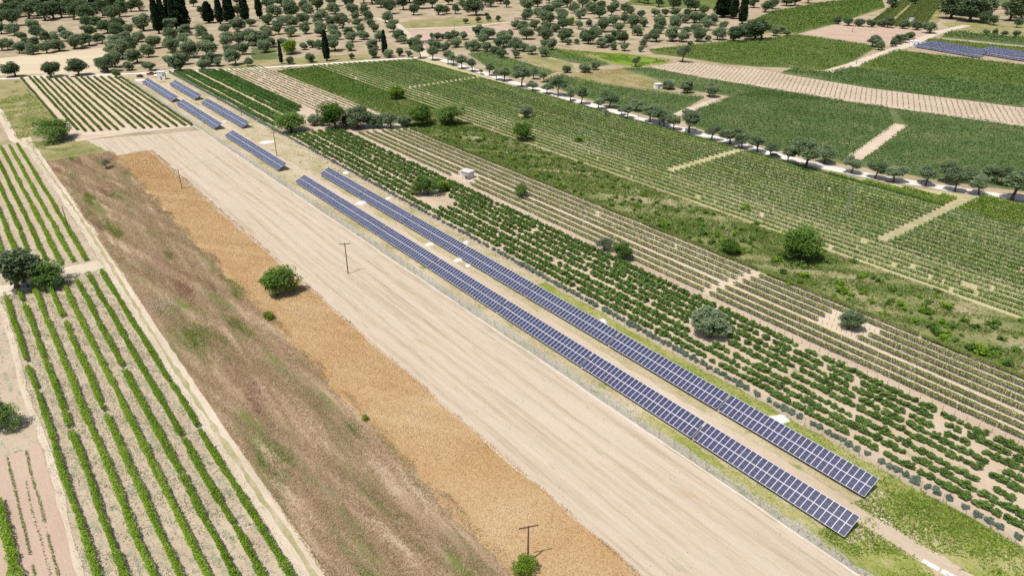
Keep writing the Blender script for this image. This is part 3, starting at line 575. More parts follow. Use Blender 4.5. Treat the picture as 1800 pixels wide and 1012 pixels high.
canopy('vineyard_canopy', [(1654, 65), (1673, 56), (1800, 68), (1870, 74), (1870, 88), (1800, 80)], M['vine_dark'], 'dark vine canopy at the far right above the solar rows', .8, 1.1, .5, 2.0, VD)
canopy('vineyard_canopy', [(1622, 72), (1640, 69), (1800, 85), (1870, 92), (1870, 103), (1800, 95), (1700, 85)], M['vine_farfield'], 'narrow vine canopy directly behind the distant solar rows', .9, 1.0, .25, 1.2, VD)
canopy('weed_canopy', [(488, 121), (558, 118.5), (640, 149), (700, 175), (640, 180), (560, 150)], M['vine_mid'], 'patchy overgrown vines behind the roadside trees', 1.1, .8, .2, 1.2, D, 3.2, .6, cat='weeds')
# rows of very young vines: little tufts on the pinkish field
poly = np.array([G(*p) for p in [(1150, 118), (1205, 111), (1350, 126), (1525, 157), (1700, 179), (1800, 192), (1860, 199), (1860, 230), (1800, 221), (1625, 196), (1485, 176), (1350, 153), (1235, 135)]])
lo, hi = poly.min(0), poly.max(0); u1 = np.array([.42, .9075]); u2 = np.array([-.9075, .42]); gx = []
for a in np.arange(-500, 500, 2.5):
    for b in np.arange(0, 900, 1.5): gx.append(a * u2 + b * u1)
gx = np.array(gx); gx = gx[in_poly(gx, poly)]; gx += RNG.normal(0, .12, gx.shape)
C = np.repeat(gx, 3, 0); C = np.concatenate([C + RNG.normal(0, .12, C.shape), RNG.uniform(.2, .8, (len(C), 1))], 1); V, F = leaf_quads(C, .5)
tag(obj('young_vine_tufts', arr_mesh('young_vine_tufts', V, F, np.full(len(F), .4)), M['vine_far']), 'dotted lines of young vines on the pinkish field', 'young vines', kind='stuff')

# ------------------------------------------------------------------ orchard bushes and the blue-green hedge shrubs
def bush_mesh(name, seed, mat, nclump=18, per=44, leaf=.34, rx=.95, rz=.68, zc=.75):
    me, _ = crown_mesh(name, seed, nclump, per, leaf / rx, zc / rx, rz / rx, -.6, (.3, .45), .35, mat, .08, 0)
    v = np.empty(len(me.vertices) * 3, np.float32); me.vertices.foreach_get('co', v); me.vertices.foreach_set('co', v * rx); me.update(); return me
BUSH = [bush_mesh('bush', 300 + i, M['bush'], 15 + i, 52, .29) for i in range(8)]
BN = [114.3, 117.1, 119.9, 123.2, 126.0, 128.7, 131.4, 134.1]
spots = []
tree_gap = [(SN(1247, 590), 4.2), (SN(757, 345), 6.5), (SN(780, 360), 4.0)]
for r, n in enumerate(BN):
    s = 8.0; c = 0; run = 0
    while s < 300 + (110 - n) * .4 + 6:
        s += random.uniform(1.32, 1.5)
        if run <= 0:
            run = random.choice((1, 2, 3, 3, 4, 5, 7)); s += random.choice((.05, .2, .35, .6, 1.2))
        run -= 1
        if random.random() < .025: continue
        if any((s - a) ** 2 + (n - b) ** 2 < q * q for (a, b), q in tree_gap): continue
        if 10.5 < abs(s - 168) < 12 and r > 2: continue
        spots.append((s, n + random.uniform(-.1, .1), r))
spots.sort()
rowcount = {}
vis = []
for s, n, r in spots:
    p = W(s, n); c, sn_ = math.cos(PITCH), math.sin(PITCH); fw = p[1] * c + CAM_H * sn_; upv = p[1] * sn_ - CAM_H * c
    x = 900 + FPX * p[0] / fw; y = 506 - FPX * upv / fw
    if x < 1806 and y < 1016: vis.append((s, n, r))
near, rest = vis[:300], vis[300:]
for s, n, r in near:
    i = rowcount.get(r, 0); rowcount[r] = i + 1; p = W(s, n)
    o = bpy.data.objects.new('orchard_bush', random.choice(BUSH)); col.objects.link(o); o.location = (p[0], p[1], 0); o.rotation_euler = (0, 0, ROT + random.choice((0, math.pi)) + random.uniform(-.25, .25)); k = random.choice((random.uniform(.78, .95), random.uniform(.95, 1.15), random.uniform(1.0, 1.2))); o.scale = (k * random.uniform(.92, 1.06), k * .80, k * random.uniform(.78, 1.05))
    tag(o, 'Dark green bush, %s from the right edge in the %s row from the fence' % (ordw(i), ordw(r)), 'bush', 'orchard bushes')
VV = []; FF = []; TT = []; base = 0
BL = [bush_mesh('bush_far', 330 + i, M['bush'], 13, 16, .5) for i in range(4)]
BLd = []
for me in BL:
    v = np.empty(len(me.vertices) * 3, np.float32); me.vertices.foreach_get('co', v); BLd.append(v.reshape(-1, 3)); 
for s, n, r in rest:
    v = BLd[random.randrange(4)]; a = random.uniform(0, 6.28); k = random.uniform(.85, 1.15); c_, s_ = math.cos(a) * k, math.sin(a) * k; p = W(s, n)
    VV.append(np.stack([v[:, 0] * c_ - v[:, 1] * s_ + p[0], v[:, 0] * s_ + v[:, 1] * c_ + p[1], v[:, 2] * k], 1))
VV = np.concatenate(VV); k = len(VV) // 4
tag(obj('orchard_bushes_beyond', arr_mesh('orchard_bushes_beyond', VV, np.arange(k * 4).reshape(k, 4), np.clip(RNG.normal(.5, .22, k), 0, 1)), M['bush']), 'dark green orchard bushes receding toward the roadside trees', 'bushes', kind='stuff')
for me in BL: bpy.data.meshes.remove(me)
SHR = [bush_mesh('shrub', 360 + i, M['oleander'], 14, 34, .30, .9, .62, .66) for i in range(5)]
s = 12.0; i = 0; prev = 0
while s < 312:
    s += random.uniform(1.3, 1.9) if s < 150 else random.uniform(1.7, 2.3)
    if random.random() < .07 or 62 < s < 68: s += 1.2
    p = W(s, 111.7 + random.uniform(-.15, .15)); fw = p[1] * math.cos(PITCH) + CAM_H * math.sin(PITCH)
    if 900 + FPX * p[0] / fw > 1808: continue
    o = bpy.data.objects.new('hedge_shrub', random.choice(SHR)); col.objects.link(o); k = random.uniform(.75, 1.15); o.location = (p[0], p[1], 0); o.rotation_euler = (0, 0, random.uniform(0, 6.28)); o.scale = (k, k, k)
    tag(o, 'Blue-green shrub along the wire fence, %s from the right picture edge' % ordw(i), 'shrub', 'blue-green shrubs along the fence'); i += 1
hedge('shrub_hedge', 312, 482, 111.6, M['oleander'], 'Grey-green shrub hedge along the fence beside the far solar tables', None, 1.4, .1, 1.3, 22, .5, 0, cat='hedge')

# ------------------------------------------------------------------ grasses and weeds
gl = lambda s, n: np.clip(.55 + .6 * smooth_noise(s * .8 + n * 1.7, 3.3, 11) + .35 * smooth_noise(n * 2.1 - s * .25, 2.2, 12), .08, 1)
grass('tall_dry_grass', 44, 326, 24.0, 47.6, M['dry_leaf'], 62, .5, .07, 'tall dry brown and pinkish grass between the track and the ripe crop', lambda s, n: np.clip(.75 + .5 * smooth_noise(s * .5 + n * 2.2, 3.3, 11) + .3 * smooth_noise(n * 2.1 - s * .15, 2.2, 12), .1, 1) * np.clip((47.2 + 1.2 * smooth_noise(s, 7, 13) + .7 * smooth_noise(s, 2.3, 14) - n) / 1.2, 0, 1), .55)
grass('ripe_crop', 44, 317, 45.2, 60.5, M['crop_leaf'], 46, .24, .06, 'ripe orange crop strip beside the pale stubble', lambda s, n: np.clip(.8 + .3 * smooth_noise(s + n * 1.4, 4, 15), 0, 1) * np.clip((n - 45.6 - .8 * smooth_noise(s, 5, 16)) / 1.0, .1, 1), .5)
grass('crop_edge_grass', 44, 317, 60.2, 60.9, M['crop_leaf'], 30, .38, .08, 'taller standing stalks along the edge of the ripe crop', lambda s, n: np.clip(.4 + .8 * smooth_noise(s, 2.2, 17), 0, 1), .3)
grass('stubble', 24, 334, 61, 85.2, M['crop_leaf'], 2.4, .12, .06, 'short straw stubble of the mown strip', gl)
grass('stubble_weeds', 26, 334, 61.5, 85.0, M['grey_weed'], .9, .16, .13, 'scattered grey-green weeds in the mown strip', lambda s, n: np.clip(.1 + .9 * smooth_noise(n * 2.7 + s * .05, 1.4, 18) * 1 + .5 * smooth_noise(s * .7 + n, 5, 19), 0, 1))
grass('strip_grass', 26, 250, 86, 90.5, M['grass_leaf'], 9, .32, .12, 'grass beside the kerb in front of the solar tables', lambda s, n: np.clip(.55 * np.exp(-((s - 30) / 42.) ** 2) + .10 + .4 * smooth_noise(s, 4, 21) * np.exp(-((s - 30) / 80.) ** 2), 0, 1))
grass('strip_grass', 22, 300, 104.0, 110.2, M['grass_leaf'], 10, .4, .13, 'grass between the solar tables and the wire fence', lambda s, n: np.clip(.95 * np.exp(-((s - 20) / 60.) ** 2) + .12 + .25 * smooth_noise(s + n * 3, 3, 22), 0, 1))
grass('strip_grass', 30, 250, 99.0, 102.0, M['grass_leaf'], 12, .2, .08, 'patchy grass along the service track between the solar rows', lambda s, n: np.clip(.3 + .45 * smooth_noise(s + 2 * n, 4, 23), 0, 1))
grass('end_grass', 4, 36, 88, 110.4, M['grass_leaf'], 26, .45, .13, 'bright green grass beyond the near ends of the solar rows', lambda s, n: np.clip(.42 + 1.0 * smooth_noise(s * 1.2 + n * .9, 4.2, 31) + .5 * smooth_noise(n * 1.4 - s, 2.6, 32) + .5 * (n > 101) - 1.2 * (np.abs(n - 96.9) < 1.6), 0, 1), fall=False)
grass('end_grass', -24, 4, 96, 110.4, M['grass_leaf'], 16, .45, .14, 'bright green grass in the lower right corner by the fence', lambda s, n: np.clip(.45 + .9 * smooth_noise(s + n, 4.2, 33) - 1.2 * (np.abs(n - 96.9) < 1.6), 0, 1), fall=False)
grass('weed_grass', 24, 290, 160.6, 187, M['weed_leaf'], 11, .55, .26, 'rank green weeds of the overgrown strip between the vineyards', lambda s, n: np.clip(.5 + .75 * smooth_noise(s + n * 1.3, 5, 41) + .4 * smooth_noise(s * .6 - n, 3.1, 42) + .3 * (s > 130) - .2 * (s < 85), .05, 1))
grass('weed_grass', 292, 446, 164, 190, M['weed_leaf'], 6, .55, .4, 'dark green weeds on the overgrown plot behind the roadside trees')
grass('vineyard_weeds', 40, 206, -4, 21, M['grey_weed'], 22, .2, .10, 'low grey-green weeds between the lower left vine rows', lambda s, n: np.clip(.02 + .5 * (np.abs(((n + 2.1) / 3.15) % 1 - .5) < .3) + .5 * smooth_noise(s * 1.4 + n * 2, 3, 51), 0, 1))
grass('verge_grass', 60, 360, 20.8, 21.9, M['grass_leaf'], 5, .2, .14, 'grass along the edge of the dirt track')
def flowers(px, py, rs, rn, k, label):
    s0, n0 = SN(px, py); s = s0 + RNG.normal(0, rs, k); n = n0 + RNG.normal(0, rn, k); keep = smooth_noise(s * 2 + n, 1.1, 61) > -.35; s, n = s[keep], n[keep]
    C = np.concatenate([s[:, None] * D + n[:, None] * N, RNG.uniform(.3, .6, (len(s), 1))], 1); V, F = leaf_quads(C, .16, 1.2)
    tag(obj('wildflowers', arr_mesh('wildflowers', V, F, np.full(len(F), .5)), M['white']), label, 'flowers', kind='stuff')
flowers(288, 537, 3.2, 2.0, 700, 'white wildflower patch in the tall dry grass beside the track'); flowers(225, 463, 1.8, 1.2, 200, 'small white flower patch at the edge of the dirt track')
k = 5200; s = 46 + 160 * RNG.uniform(0, 1, k) ** 1.2; n = RNG.integers(0, 8, k) * 3.15 - .6 + RNG.normal(0, .45, k); keep = smooth_noise(s * .9 + n * 2.3, 3.2, 62) + .5 * smooth_noise(s * .3 - n, 2.7, 63) > .0; s, n = s[keep], n[keep]
C = np.concatenate([s[:, None] * D + n[:, None] * N, RNG.uniform(.12, .3, (len(s), 1))], 1); V, F = leaf_quads(C, .13, 1.0)
tag(obj('wildflowers', arr_mesh('wildflowers', V, F, np.full(len(F), .5)), M['white']), 'small white wildflowers between the lower left vine rows', 'flowers', kind='stuff')
def meadow_grass(pts, mat, dens, h, wd, label, keep=-.2):
    poly = np.array([G(*p) for p in pts]); lo, hi = poly.min(0), poly.max(0); k = int((hi - lo).prod() * dens); P = RNG.uniform(lo, hi, (k, 2)); P = P[in_poly(P, poly)]
    P = P[smooth_noise(P[:, 0] * .9 + P[:, 1] * .5, 4, 71) + smooth_noise(P[:, 1] * .7 - P[:, 0] * .6, 6, 72) > keep]; k = len(P)
    V, F = blades(np.concatenate([P, np.zeros((k, 1))], 1), RNG.uniform(.6, 1.3, k) * h, RNG.uniform(.6, 1.4, k) * wd)
    tag(obj('meadow_grass', arr_mesh('meadow_grass', V, F, np.clip(RNG.normal(.5, .2, k), 0, 1)), mat), label, 'grass', kind='stuff')
meadow_grass([(-20, 144), (36, 143), (104, 220), (100, 230), (40, 244), (28, 244), (0, 200)], M['grass_leaf'], 3.0, .5, .25, 'rough yellow-green grass of the meadow at the left edge')
meadow_grass([(50, 250), (105, 246), (150, 262), (118, 268), (60, 262)], M['grass_leaf'], 5.0, .45, .2, 'rough grass at the top of the dry field')
meadow_grass([(972, 86), (1045, 92), (1180, 107), (1120, 117), (1060, 113), (1000, 104)], M['grass_leaf'], 1.5, .8, .5, 'tall bright grass below the right grove')
meadow_grass([(1005, 129), (1085, 120), (1160, 141), (1188, 157), (1060, 147)], M['crop_leaf'], 1.5, .5, .4, 'dry grass around the pale shed')
# weed shrubs standing out of the strip
CL = [bush_mesh('weed_shrub', 400 + i, M['clump'], 9, 20, .32, .95, .55, .5) for i in range(4)]
CD = [bush_mesh('dark_weed_shrub', 410 + i, M['green_tree'], 9, 20, .30, .85, .55, .5) for i in range(3)]
PXS = [(1478, 515, 22), (1495, 520, 14), (1518, 518, 16), (1567, 512, 16), (1600, 513, 12), (1630, 533, 14), (1662, 541, 22), (1628, 550, 16), (1635, 575, 20), (1648, 590, 22), (1664, 588, 14), (1742, 575, 22), (1752, 570, 16), (1705, 615, 24), (1722, 621, 26), (1748, 620, 22), (1785, 617, 18), (1696, 566, 16), (1612, 570, 12), (1760, 597, 16), (1772, 643, 20), (1400, 432, 20), (1408, 470, 22), (1412, 487, 22), (1370, 448, 14), (1455, 462, 14), (1440, 452, 18), (1500, 462, 16), (1535, 490, 14), (1545, 495, 16), (1520, 487, 14), (1160, 400, 18), (1170, 397, 16), (1310, 370, 20), (1240, 375, 14), (1330, 395, 14), (1250, 428, 18), (1305, 445, 16), (1080, 320, 10), (1020, 287, 12), (1046, 303, 10), (980, 330, 14), (1120, 365, 12), (1130, 345, 10), (1215, 395, 10), (1225, 370, 12), (940, 312, 12), (900, 282, 12), (870, 262, 12), (1075, 362, 12), (960, 290, 10), (840, 250, 12), (1360, 460, 16), (1290, 415, 14), (1385, 500, 12), (1590, 545, 12), (1680, 600, 14), (1560, 535, 12)]
WS = [(*SN(x, y), wp / pxm(x, y) / 2) for x, y, wp in PXS]
for i in range(85): s_ = random.uniform(30, 125); n_ = random.uniform(161.5, 186.5); WS.append((s_, n_, random.choice((.45, .6, .75, .9, 1.2, 1.5))))
WS = [w_ for w_ in WS if 900 + FPX * W(w_[0], w_[1])[0] / (W(w_[0], w_[1])[1] * math.cos(PITCH) + CAM_H * math.sin(PITCH)) < 1802]
WS.sort()
for i, (s_, n_, r) in enumerate(WS):
    g = W(s_, n_); br = random.random() < .55
    o = bpy.data.objects.new('weed_shrub', random.choice(CL if br else CD)); col.objects.link(o); o.location = (g[0], g[1], 0); o.rotation_euler = (0, 0, random.uniform(0, 6)); o.scale = (r * 1.05,) * 3
    tag(o, '%s green shrub in the weedy strip, %s counted from the near end' % ('Bright' if br else 'Dark', ordw(i)), 'shrub', 'shrubs of the weedy strip')
OV = sorted((random.uniform(110, 275), random.randrange(7)) for i in range(150)); ocount = {}
for s, ln in OV:                                          # lines of overgrown vines in the far half of the strip
    n = 163 + 3.4 * ln + random.uniform(-.4, .4); p = W(s, n); oi_ = ocount.get(ln, 0); ocount[ln] = oi_ + 1
    o = bpy.data.objects.new('overgrown_vine', random.choice(CD)); col.objects.link(o); k = random.uniform(.8, 1.4); o.location = (p[0], p[1], 0); o.scale = (k, k, k); o.rotation_euler = (0, 0, random.uniform(0, 6))
    tag(o, 'Overgrown vine bush, %s from the near end in the %s line of the weedy strip' % (ordw(oi_), ordw(ln)), 'vine bush', 'overgrown vines of the weedy strip')

# ------------------------------------------------------------------ solar tables
PW, PL, TILT, ZLOW = 1.098, 2.135, R(25), .8
def panel_mesh():
    b = MB(); w2, l2, t = 1.083, 2.105, .035; bx, by = .045, .05
    x0, x1, y0, y1 = 0, w2, 0, l2; X0, X1, Y0, Y1 = bx, w2 - bx, by, l2 - by; ym = l2 / 2
    for q in ([(x0, y0), (x1, y0), (X1, Y0), (X0, Y0)], [(x1, y0), (x1, y1), (X1, Y1), (X1, Y0)], [(x1, y1), (x0, y1), (X0, Y1), (X1, Y1)], [(x0, y1), (x0, y0), (X0, Y0), (X0, Y1)]):
        b.face([(x, y, t) for x, y in q], 0)
    b.face([(X0, Y0, t), (X1, Y0, t), (X1, ym - .018, t), (X0, ym - .018, t)], 1); b.face([(X0, ym + .018, t), (X1, ym + .018, t), (X1, Y1, t), (X0, Y1, t)], 1)
    b.face([(X0, ym - .018, t), (X1, ym - .018, t), (X1, ym + .018, t), (X0, ym + .018, t)], 2)
    for q in ([(x0, y0), (x1, y0)], [(x1, y0), (x1, y1)], [(x1, y1), (x0, y1)], [(x0, y1), (x0, y0)]):
        (a, c), (d, e) = q; b.face([(a, c, 0), (d, e, 0), (d, e, t), (a, c, t)], 0)
    b.face([(x0, y1, 0), (x1, y1, 0), (x1, y0, 0), (x0, y0, 0)], 3)
    return b.mesh('panel', [M['alu'], M['cell'], M['cell_line'], M['grey_wall']])
PANEL = panel_mesh()
def box_mesh(name, sx, sy, sz, mat):
    b = MB(); b.box(-sx / 2, sx / 2, -sy / 2, sy / 2, 0, sz); return b.mesh(name, [mat])
LEGF = box_mesh('leg_front', .10, .10, ZLOW + .35, M['steel']); LEGB = box_mesh('leg_back', .10, .10, ZLOW + 1.25, M['steel'])
RAIL = {}
def table(s0, n0, ncol, label, group):
    """s0 = near end; panels run toward the far end"""
    L = ncol * PW; p = W(s0 + L, n0); e = empty('solar_table', (p[0], p[1], 0), ROT); tag(e, label, 'solar table', group)
    ct, st = math.cos(TILT), math.sin(TILT)
    for c in range(ncol):
        for r in range(2):
            y = r * PL; sag = .006 * math.sin(c * .4 + s0)
            obj('panel', PANEL, None, e, (c * PW, y * ct, ZLOW + y * st + sag), (TILT + random.gauss(0, .0012), random.gauss(0, .001), 0))
    if ncol not in RAIL:
        RAIL[ncol] = box_mesh('rail', L, .06, .08, M['steel'])
    for y in (.6, 1.6, 2.7, 3.7): obj('rail', RAIL[ncol], None, e, (L / 2, y * ct + .05, ZLOW + y * st - .13), (TILT, 0, 0))
    for k in range(8):
        x = .6 + (L - 1.2) * k / 7
        obj('leg', LEGF, None, e, (x, .75, 0)); obj('leg', LEGB, None, e, (x, 3.1, 0))
    return e
PITCHT = 29.94
for k in range(7): table(32.76 + PITCHT * k, 90.0, 27, '%s solar table from the near end in the front row beside the kerb' % ordw(k).capitalize(), 'solar tables of the front row')
for k in range(7): table(35.37 + PITCHT * k, 100.6, 27, '%s solar table from the near end in the rear row beside the wire fence' % ordw(k).capitalize(), 'solar tables of the rear row')
FT = [(258.4, 90.2, 27, 'Nearer half of the far solar table beside the single wooden pole'), (258.4 + 29.9, 90.2, 27, 'Farther half of the far solar table beside the single wooden pole'),
      (331.6, 90.4, 27, 'Nearer half of the distant solar table beside the striped vineyard, middle of three'), (331.6 + 29.9, 90.4, 27, 'Farther half of the distant solar table beside the striped vineyard, middle of three'),
      (398.6, 90.2, 27, 'Nearer half of the last solar table beside the parked cars'), (398.6 + 29.9, 90.2, 27, 'Farther half of the last solar table, ending at the parked cars'),
      (326.4, 100.8, 27, 'Nearer half of the distant rear solar table beside the bush rows'), (326.4 + 29.9, 100.8, 27, 'Farther half of the distant rear solar table beside the bush rows'),
      (395.7, 100.9, 27, 'Nearer part of the last rear solar table below the white cabin'), (395.7 + 29.9, 100.9, 16, 'Short farther part of the last rear solar table below the white cabin')]
for s0, n0, c, lab in FT: table(s0, n0, c, lab, 'far solar tables')
# distant array at the far right: whole rows, single panels no longer tell apart
def far_row(a, b, label):
    A, B = np.array(G(*a)), np.array(G(*b)); L = np.linalg.norm(B - A); ang = math.atan2((B - A)[1], (B - A)[0])
    e = empty('solar_table', (A[0], A[1], 0), ang); tag(e, label, 'solar table', 'distant solar rows at the top right')
    m = MB(); nn = int(L / PW); sg = 1
    for r in range(2):
        for i in range(nn):
            y0, y1 = r * 2.15 + .06, r * 2.15 + 2.09; x0, x1 = i * PW + .05, i * PW + 1.05
            f = lambda x, y, dz=0: (x, y * math.cos(TILT), ZLOW + y * math.sin(TILT) + dz)
            m.face([f(x0, y0, .02), f(x1, y0, .02), f(x1, y1, .02), f(x0, y1, .02)], 1)
    f = lambda x, y: (x, y * math.cos(TILT), ZLOW + y * math.sin(TILT))
    m.face([f(0, 0), f(nn * PW, 0), f(nn * PW, 4.3), f(0, 4.3)], 0); o = m.build('panel_field', [M['alu'], M['cell']], e); tag(o, kind='stuff')
    for k in range(6): obj('leg', LEGF, None, e, (L * (k + .5) / 6, .6, 0)); obj('leg', LEGB, None, e, (L * (k + .5) / 6, 3.1, 0))
for i in range(4): far_row((1606 + 8.0 * i, 84 - 1.9 * i), (1722 + 3.0 * i, 104 - 2.6 * i), '%s distant solar row of the left block at the top right' % ('Lowest', 'Second lowest', 'Third lowest', 'Topmost')[i])
for i in range(4): far_row((1708 + 8.0 * i, 94.5 - 1.9 * i), (1822 + 3.0 * i, 113 - 2.6 * i), '%s distant solar row of the right block at the picture edge' % ('Lowest', 'Second lowest', 'Third lowest', 'Topmost')[i])

# ------------------------------------------------------------------ kerb, fences, stakes
def kerb_mesh(s0, s1, n):
    V = []; F = []; q = 0
    for i, s in enumerate(np.arange(s0, s1, 2.0)):
        o = .08 * math.sin(s / 7) + .05 * math.sin(s / 2.3) + random.uniform(-.03, .03); wd = .10 + random.uniform(-.03, .04)
        for dn, z in ((-wd, 0), (-wd, .17), (wd, .17), (wd, 0)):
            p = W(s, n + o + dn); V.append((p[0], p[1], z))
        if i:
            b = 4 * i
            for k in range(3): F.append((b - 4 + k, b - 3 + k, b + 1 + k, b + k))
    me = bpy.data.meshes.new('kerb'); me.from_pydata(V, [], F); me.update(); return me
tag(obj('kerb', kerb_mesh(-6, 470, 85.5), M['kerb']), kind='structure')
POSTM = None
b = MB(); b.tube([(0, 0, 0), (0, 0, 2.15)], .04, 6); POSTM = b.mesh('post', [M['steel']])
b = MB(); b.tube([(0, 0, 0), (0, 0, 1.1)], .04, 5); STAKEM = b.mesh('stake', [M['wood']])
def fence(s0, s1, n, label, step=3.6, h=2.0, mm='wire_mesh'):
    p = W(s1, n); e = empty('wire_fence', (p[0], p[1], 0), ROT); tag(e, label, 'fence')
    L = s1 - s0; k = int(L / step)
    for i in range(k + 1): obj('post', POSTM, None, e, (i * step, 0, 0), (random.gauss(0, .015), random.gauss(0, .015), 0))
    m = MB(); 
    for i in range(k): m.face([(i * step, 0, .06), ((i + 1) * step, 0, .06), ((i + 1) * step, 0, h), (i * step, 0, h)])
    m.build('wire_mesh', M[mm], e)
    for z in (.1, 1.0, 2.0):
        m = MB(); m.tube([(0, .045, z), (k * step, .045, z)], .008, 4); m.build('wire', M['steel'], e)
fence(14, 488, 110.25, 'Chain-link fence with steel posts between the rear solar row and the blue-green shrubs')
fence(22, 470, 85.95, 'Chain-link fence with steel posts rising behind the white kerb', mm='thin_mesh')
p = W(294, 136.1); e = empty('stake_fence', (p[0], p[1], 0), ROT); tag(e, 'Line of short wooden stakes along the bare strip beside the orchard bushes', 'stake fence')
for i in range(126):
    if random.random() < .08: continue
    obj('stake', STAKEM, None, e, (2.2 * i, random.uniform(-.15, .15), 0), (random.gauss(0, .05), random.gauss(0, .05), 0))
m = MB(); m.tube([(0, .06, .8), (276, .06, .8)], .006, 4); m.build('wire', M['steel'], e)

# ------------------------------------------------------------------ poles and wires
def pole(bx, by, ty, label, arm=True, mat='wood', r=.14, armdir=None, armw=2.9):
    g = G(bx, by); h = height(bx, by, ty); e = empty('utility_pole', (g[0], g[1], 0), armdir if armdir is not None else 0); tag(e, label, 'pole')
    m = MB(); m.tube([(0, 0, -.05), (0, 0, h * .5), (0, 0, h)], [r * 1.15, r, r * .8], 8); m.build('post', M[mat], e)
    if arm:
        m = MB(); m.box(-armw / 2, armw / 2, -.07, .07, h - .38, h - .2); m.build('crossarm', M[mat], e)
        for x in (-armw / 2 + .12, 0 if armw > 2 else .3, armw / 2 - .12):
            m = MB(); m.tube([(x, 0, h - .2), (x, 0, h - .08), (x, 0, h + .1)], [.05, .085, .05], 8); m.build('insulator', M['porcelain'], e)
    return np.array([g[0], g[1], h])
A1 = pole(612, 481, 427, 'Wooden pole with crossarm standing in the pale stubble', armdir=R(10))
A2 = pole(928, 988, 923, 'Wooden pole with crossarm beside the bright bush at the bottom', armdir=R(15))
B1 = pole(121, 403, 362, 'Bare wooden pole at the edge of the upper left vine rows', False)
B2 = pole(320, 332, 298, 'Bare wooden pole between the ripe crop and the stubble', False)
B3 = pole(487, 275, 232, 'Wooden pole with crossarm behind the far solar table', armdir=R(10), armw=2.4)
pole(425, 203, 180, 'Thin pole in the bush rows beside the distant solar tables', False, r=.12)
pole(397, 168, 150, 'Thin pole higher up in the bush rows beside the distant solar tables', False, r=.12)
pole(1121, 217, 199, 'Thin pole under the olive trees on the white track', False, 'steel', .1)
pole(1017, 233, 221, 'Thin white pole above the small lime tree in the big vineyard', False, 'steel', .08)
pole(1461, 527, 508, 'Thin pole at the edge of the weedy strip', False, 'steel', .08)
pole(346, 72, 45, 'Slender grey pole below the cypress clump', False, 'steel', .16)
pole(378, 96, 72, 'Slender wooden pole in the olive grove right of the cypress clump', False, 'wood', .16)
pole(1498, 57, 41, 'Pole with crossarm on the harvested field', True, 'wood', .2, 0, 2.6)
pole(1383, 92, 74, 'Pole with crossarm in the green vines left of the farm track', True, 'wood', .2, 0, 2.6)
pole(1505, 113, 103, 'Short pole beside the farm track', False, 'wood', .18)
pole(1177, 196, 183, 'Thin pole in the vine canopy near the pale shed', False, 'wood', .12)
pole(1331, 176, 156, 'Thin pole at the lower edge of the pinkish young vineyard', False, 'wood', .14)
pole(799, 62, 40, 'Thin pale pole on the bare slope above the pink roof', False, 'steel', .16)
def lattice_pole(bx, by, ty, label):
    g = G(bx, by); h = height(bx, by, ty); e = empty('lattice_pole', (g[0], g[1], 0), R(25)); tag(e, label, 'pole')
    for sx in (-1, 1):
        for sy in (-1, 1):
            m = MB(); m.tube([(sx * .35, sy * .35, -.05), (sx * .14, sy * .14, h)], .045, 4); m.build('leg', M['steel'], e)
    k = 9
    m = MB()
    for i in range(k):
        for sx, sy, tx, ty_ in ((-1, -1, 1, -1), (1, -1, 1, 1), (1, 1, -1, 1), (-1, 1, -1, -1)):
            f0, f1 = i / k, (i + 1) / k; w0, w1 = .35 - .21 * f0, .35 - .21 * f1
            m.tube([(sx * w0, sy * w0, h * f0), (tx * w1, ty_ * w1, h * f1)], .022, 3, caps=False)
    m.build('bracing', M['steel'], e)
    m = MB(); m.box(-1.4, 1.4, -.06, .06, h - .3, h - .15); m.build('crossarm', M['steel'], e)
    return np.array([g[0], g[1], h])
lattice_pole(1486, 384, 328, 'Grey lattice pole with crossarm standing in the big vineyard')
def wire(a, b, label, off=0, sag=1.2):
    d = (b - a)[:2]; nn = np.array([-d[1], d[0]]) / np.linalg.norm(d) * off
    pts = [tuple(a + (b - a) * f + np.array([nn[0], nn[1], -4 * sag * f * (1 - f)])) for f in np.linspace(0, 1, 13)]
    m = MB(); m.tube(pts, .018, 4); o = m.build('overhead_wire', M['dark']); tag(o, label, 'wire')
wire(B1, B2, 'Overhead wire crossing the tall dry grass between two bare poles'); wire(B2, B3, 'Overhead wire from the stubble edge pole to the pole behind the solar table')

# ------------------------------------------------------------------ white heaps and slabs
def heap(px, py, wpx, hm, label, flat=.6):
    g = G(px, py); r = wpx / pxm(px, py) / 2 * .85; hm *= .7; V = [(0, 0, hm)]; F = []; rings = 5; seg = 18; ph = random.random() * 6
    for i in range(1, rings + 1):
        f = i / rings
        for k in range(seg):
            a = 2 * math.pi * k / seg; rr = r * f * (1 + .16 * math.sin(2 * a + ph) + .1 * math.sin(5 * a + 2 * ph) + random.uniform(-.05, .05))
            V.append((rr * math.cos(a), rr * math.sin(a) * 1.15, max(hm * (1 - f ** 2) * (1 + random.uniform(-.15, .15)), 0) - (.02 if i == rings else 0) + .09 * (i < rings)))
    for k in range(seg): F.append((0, 1 + k, 1 + (k + 1) % seg))
    for i in range(rings - 1):
        for k in range(seg):
            a = 1 + i * seg; F.append((a + k, a + seg + k, a + seg + (k + 1) % seg, a + (k + 1) % seg))
    me = bpy.data.meshes.new('lime_heap'); me.from_pydata(V, [], F); me.update(); me.polygons.foreach_set('use_smooth', [True] * len(F))
    o = obj('lime_heap', me, M['white'], None, (g[0], g[1], .06), (0, 0, ROT)); tag(o, label, 'heap', 'white heaps along the solar rows')
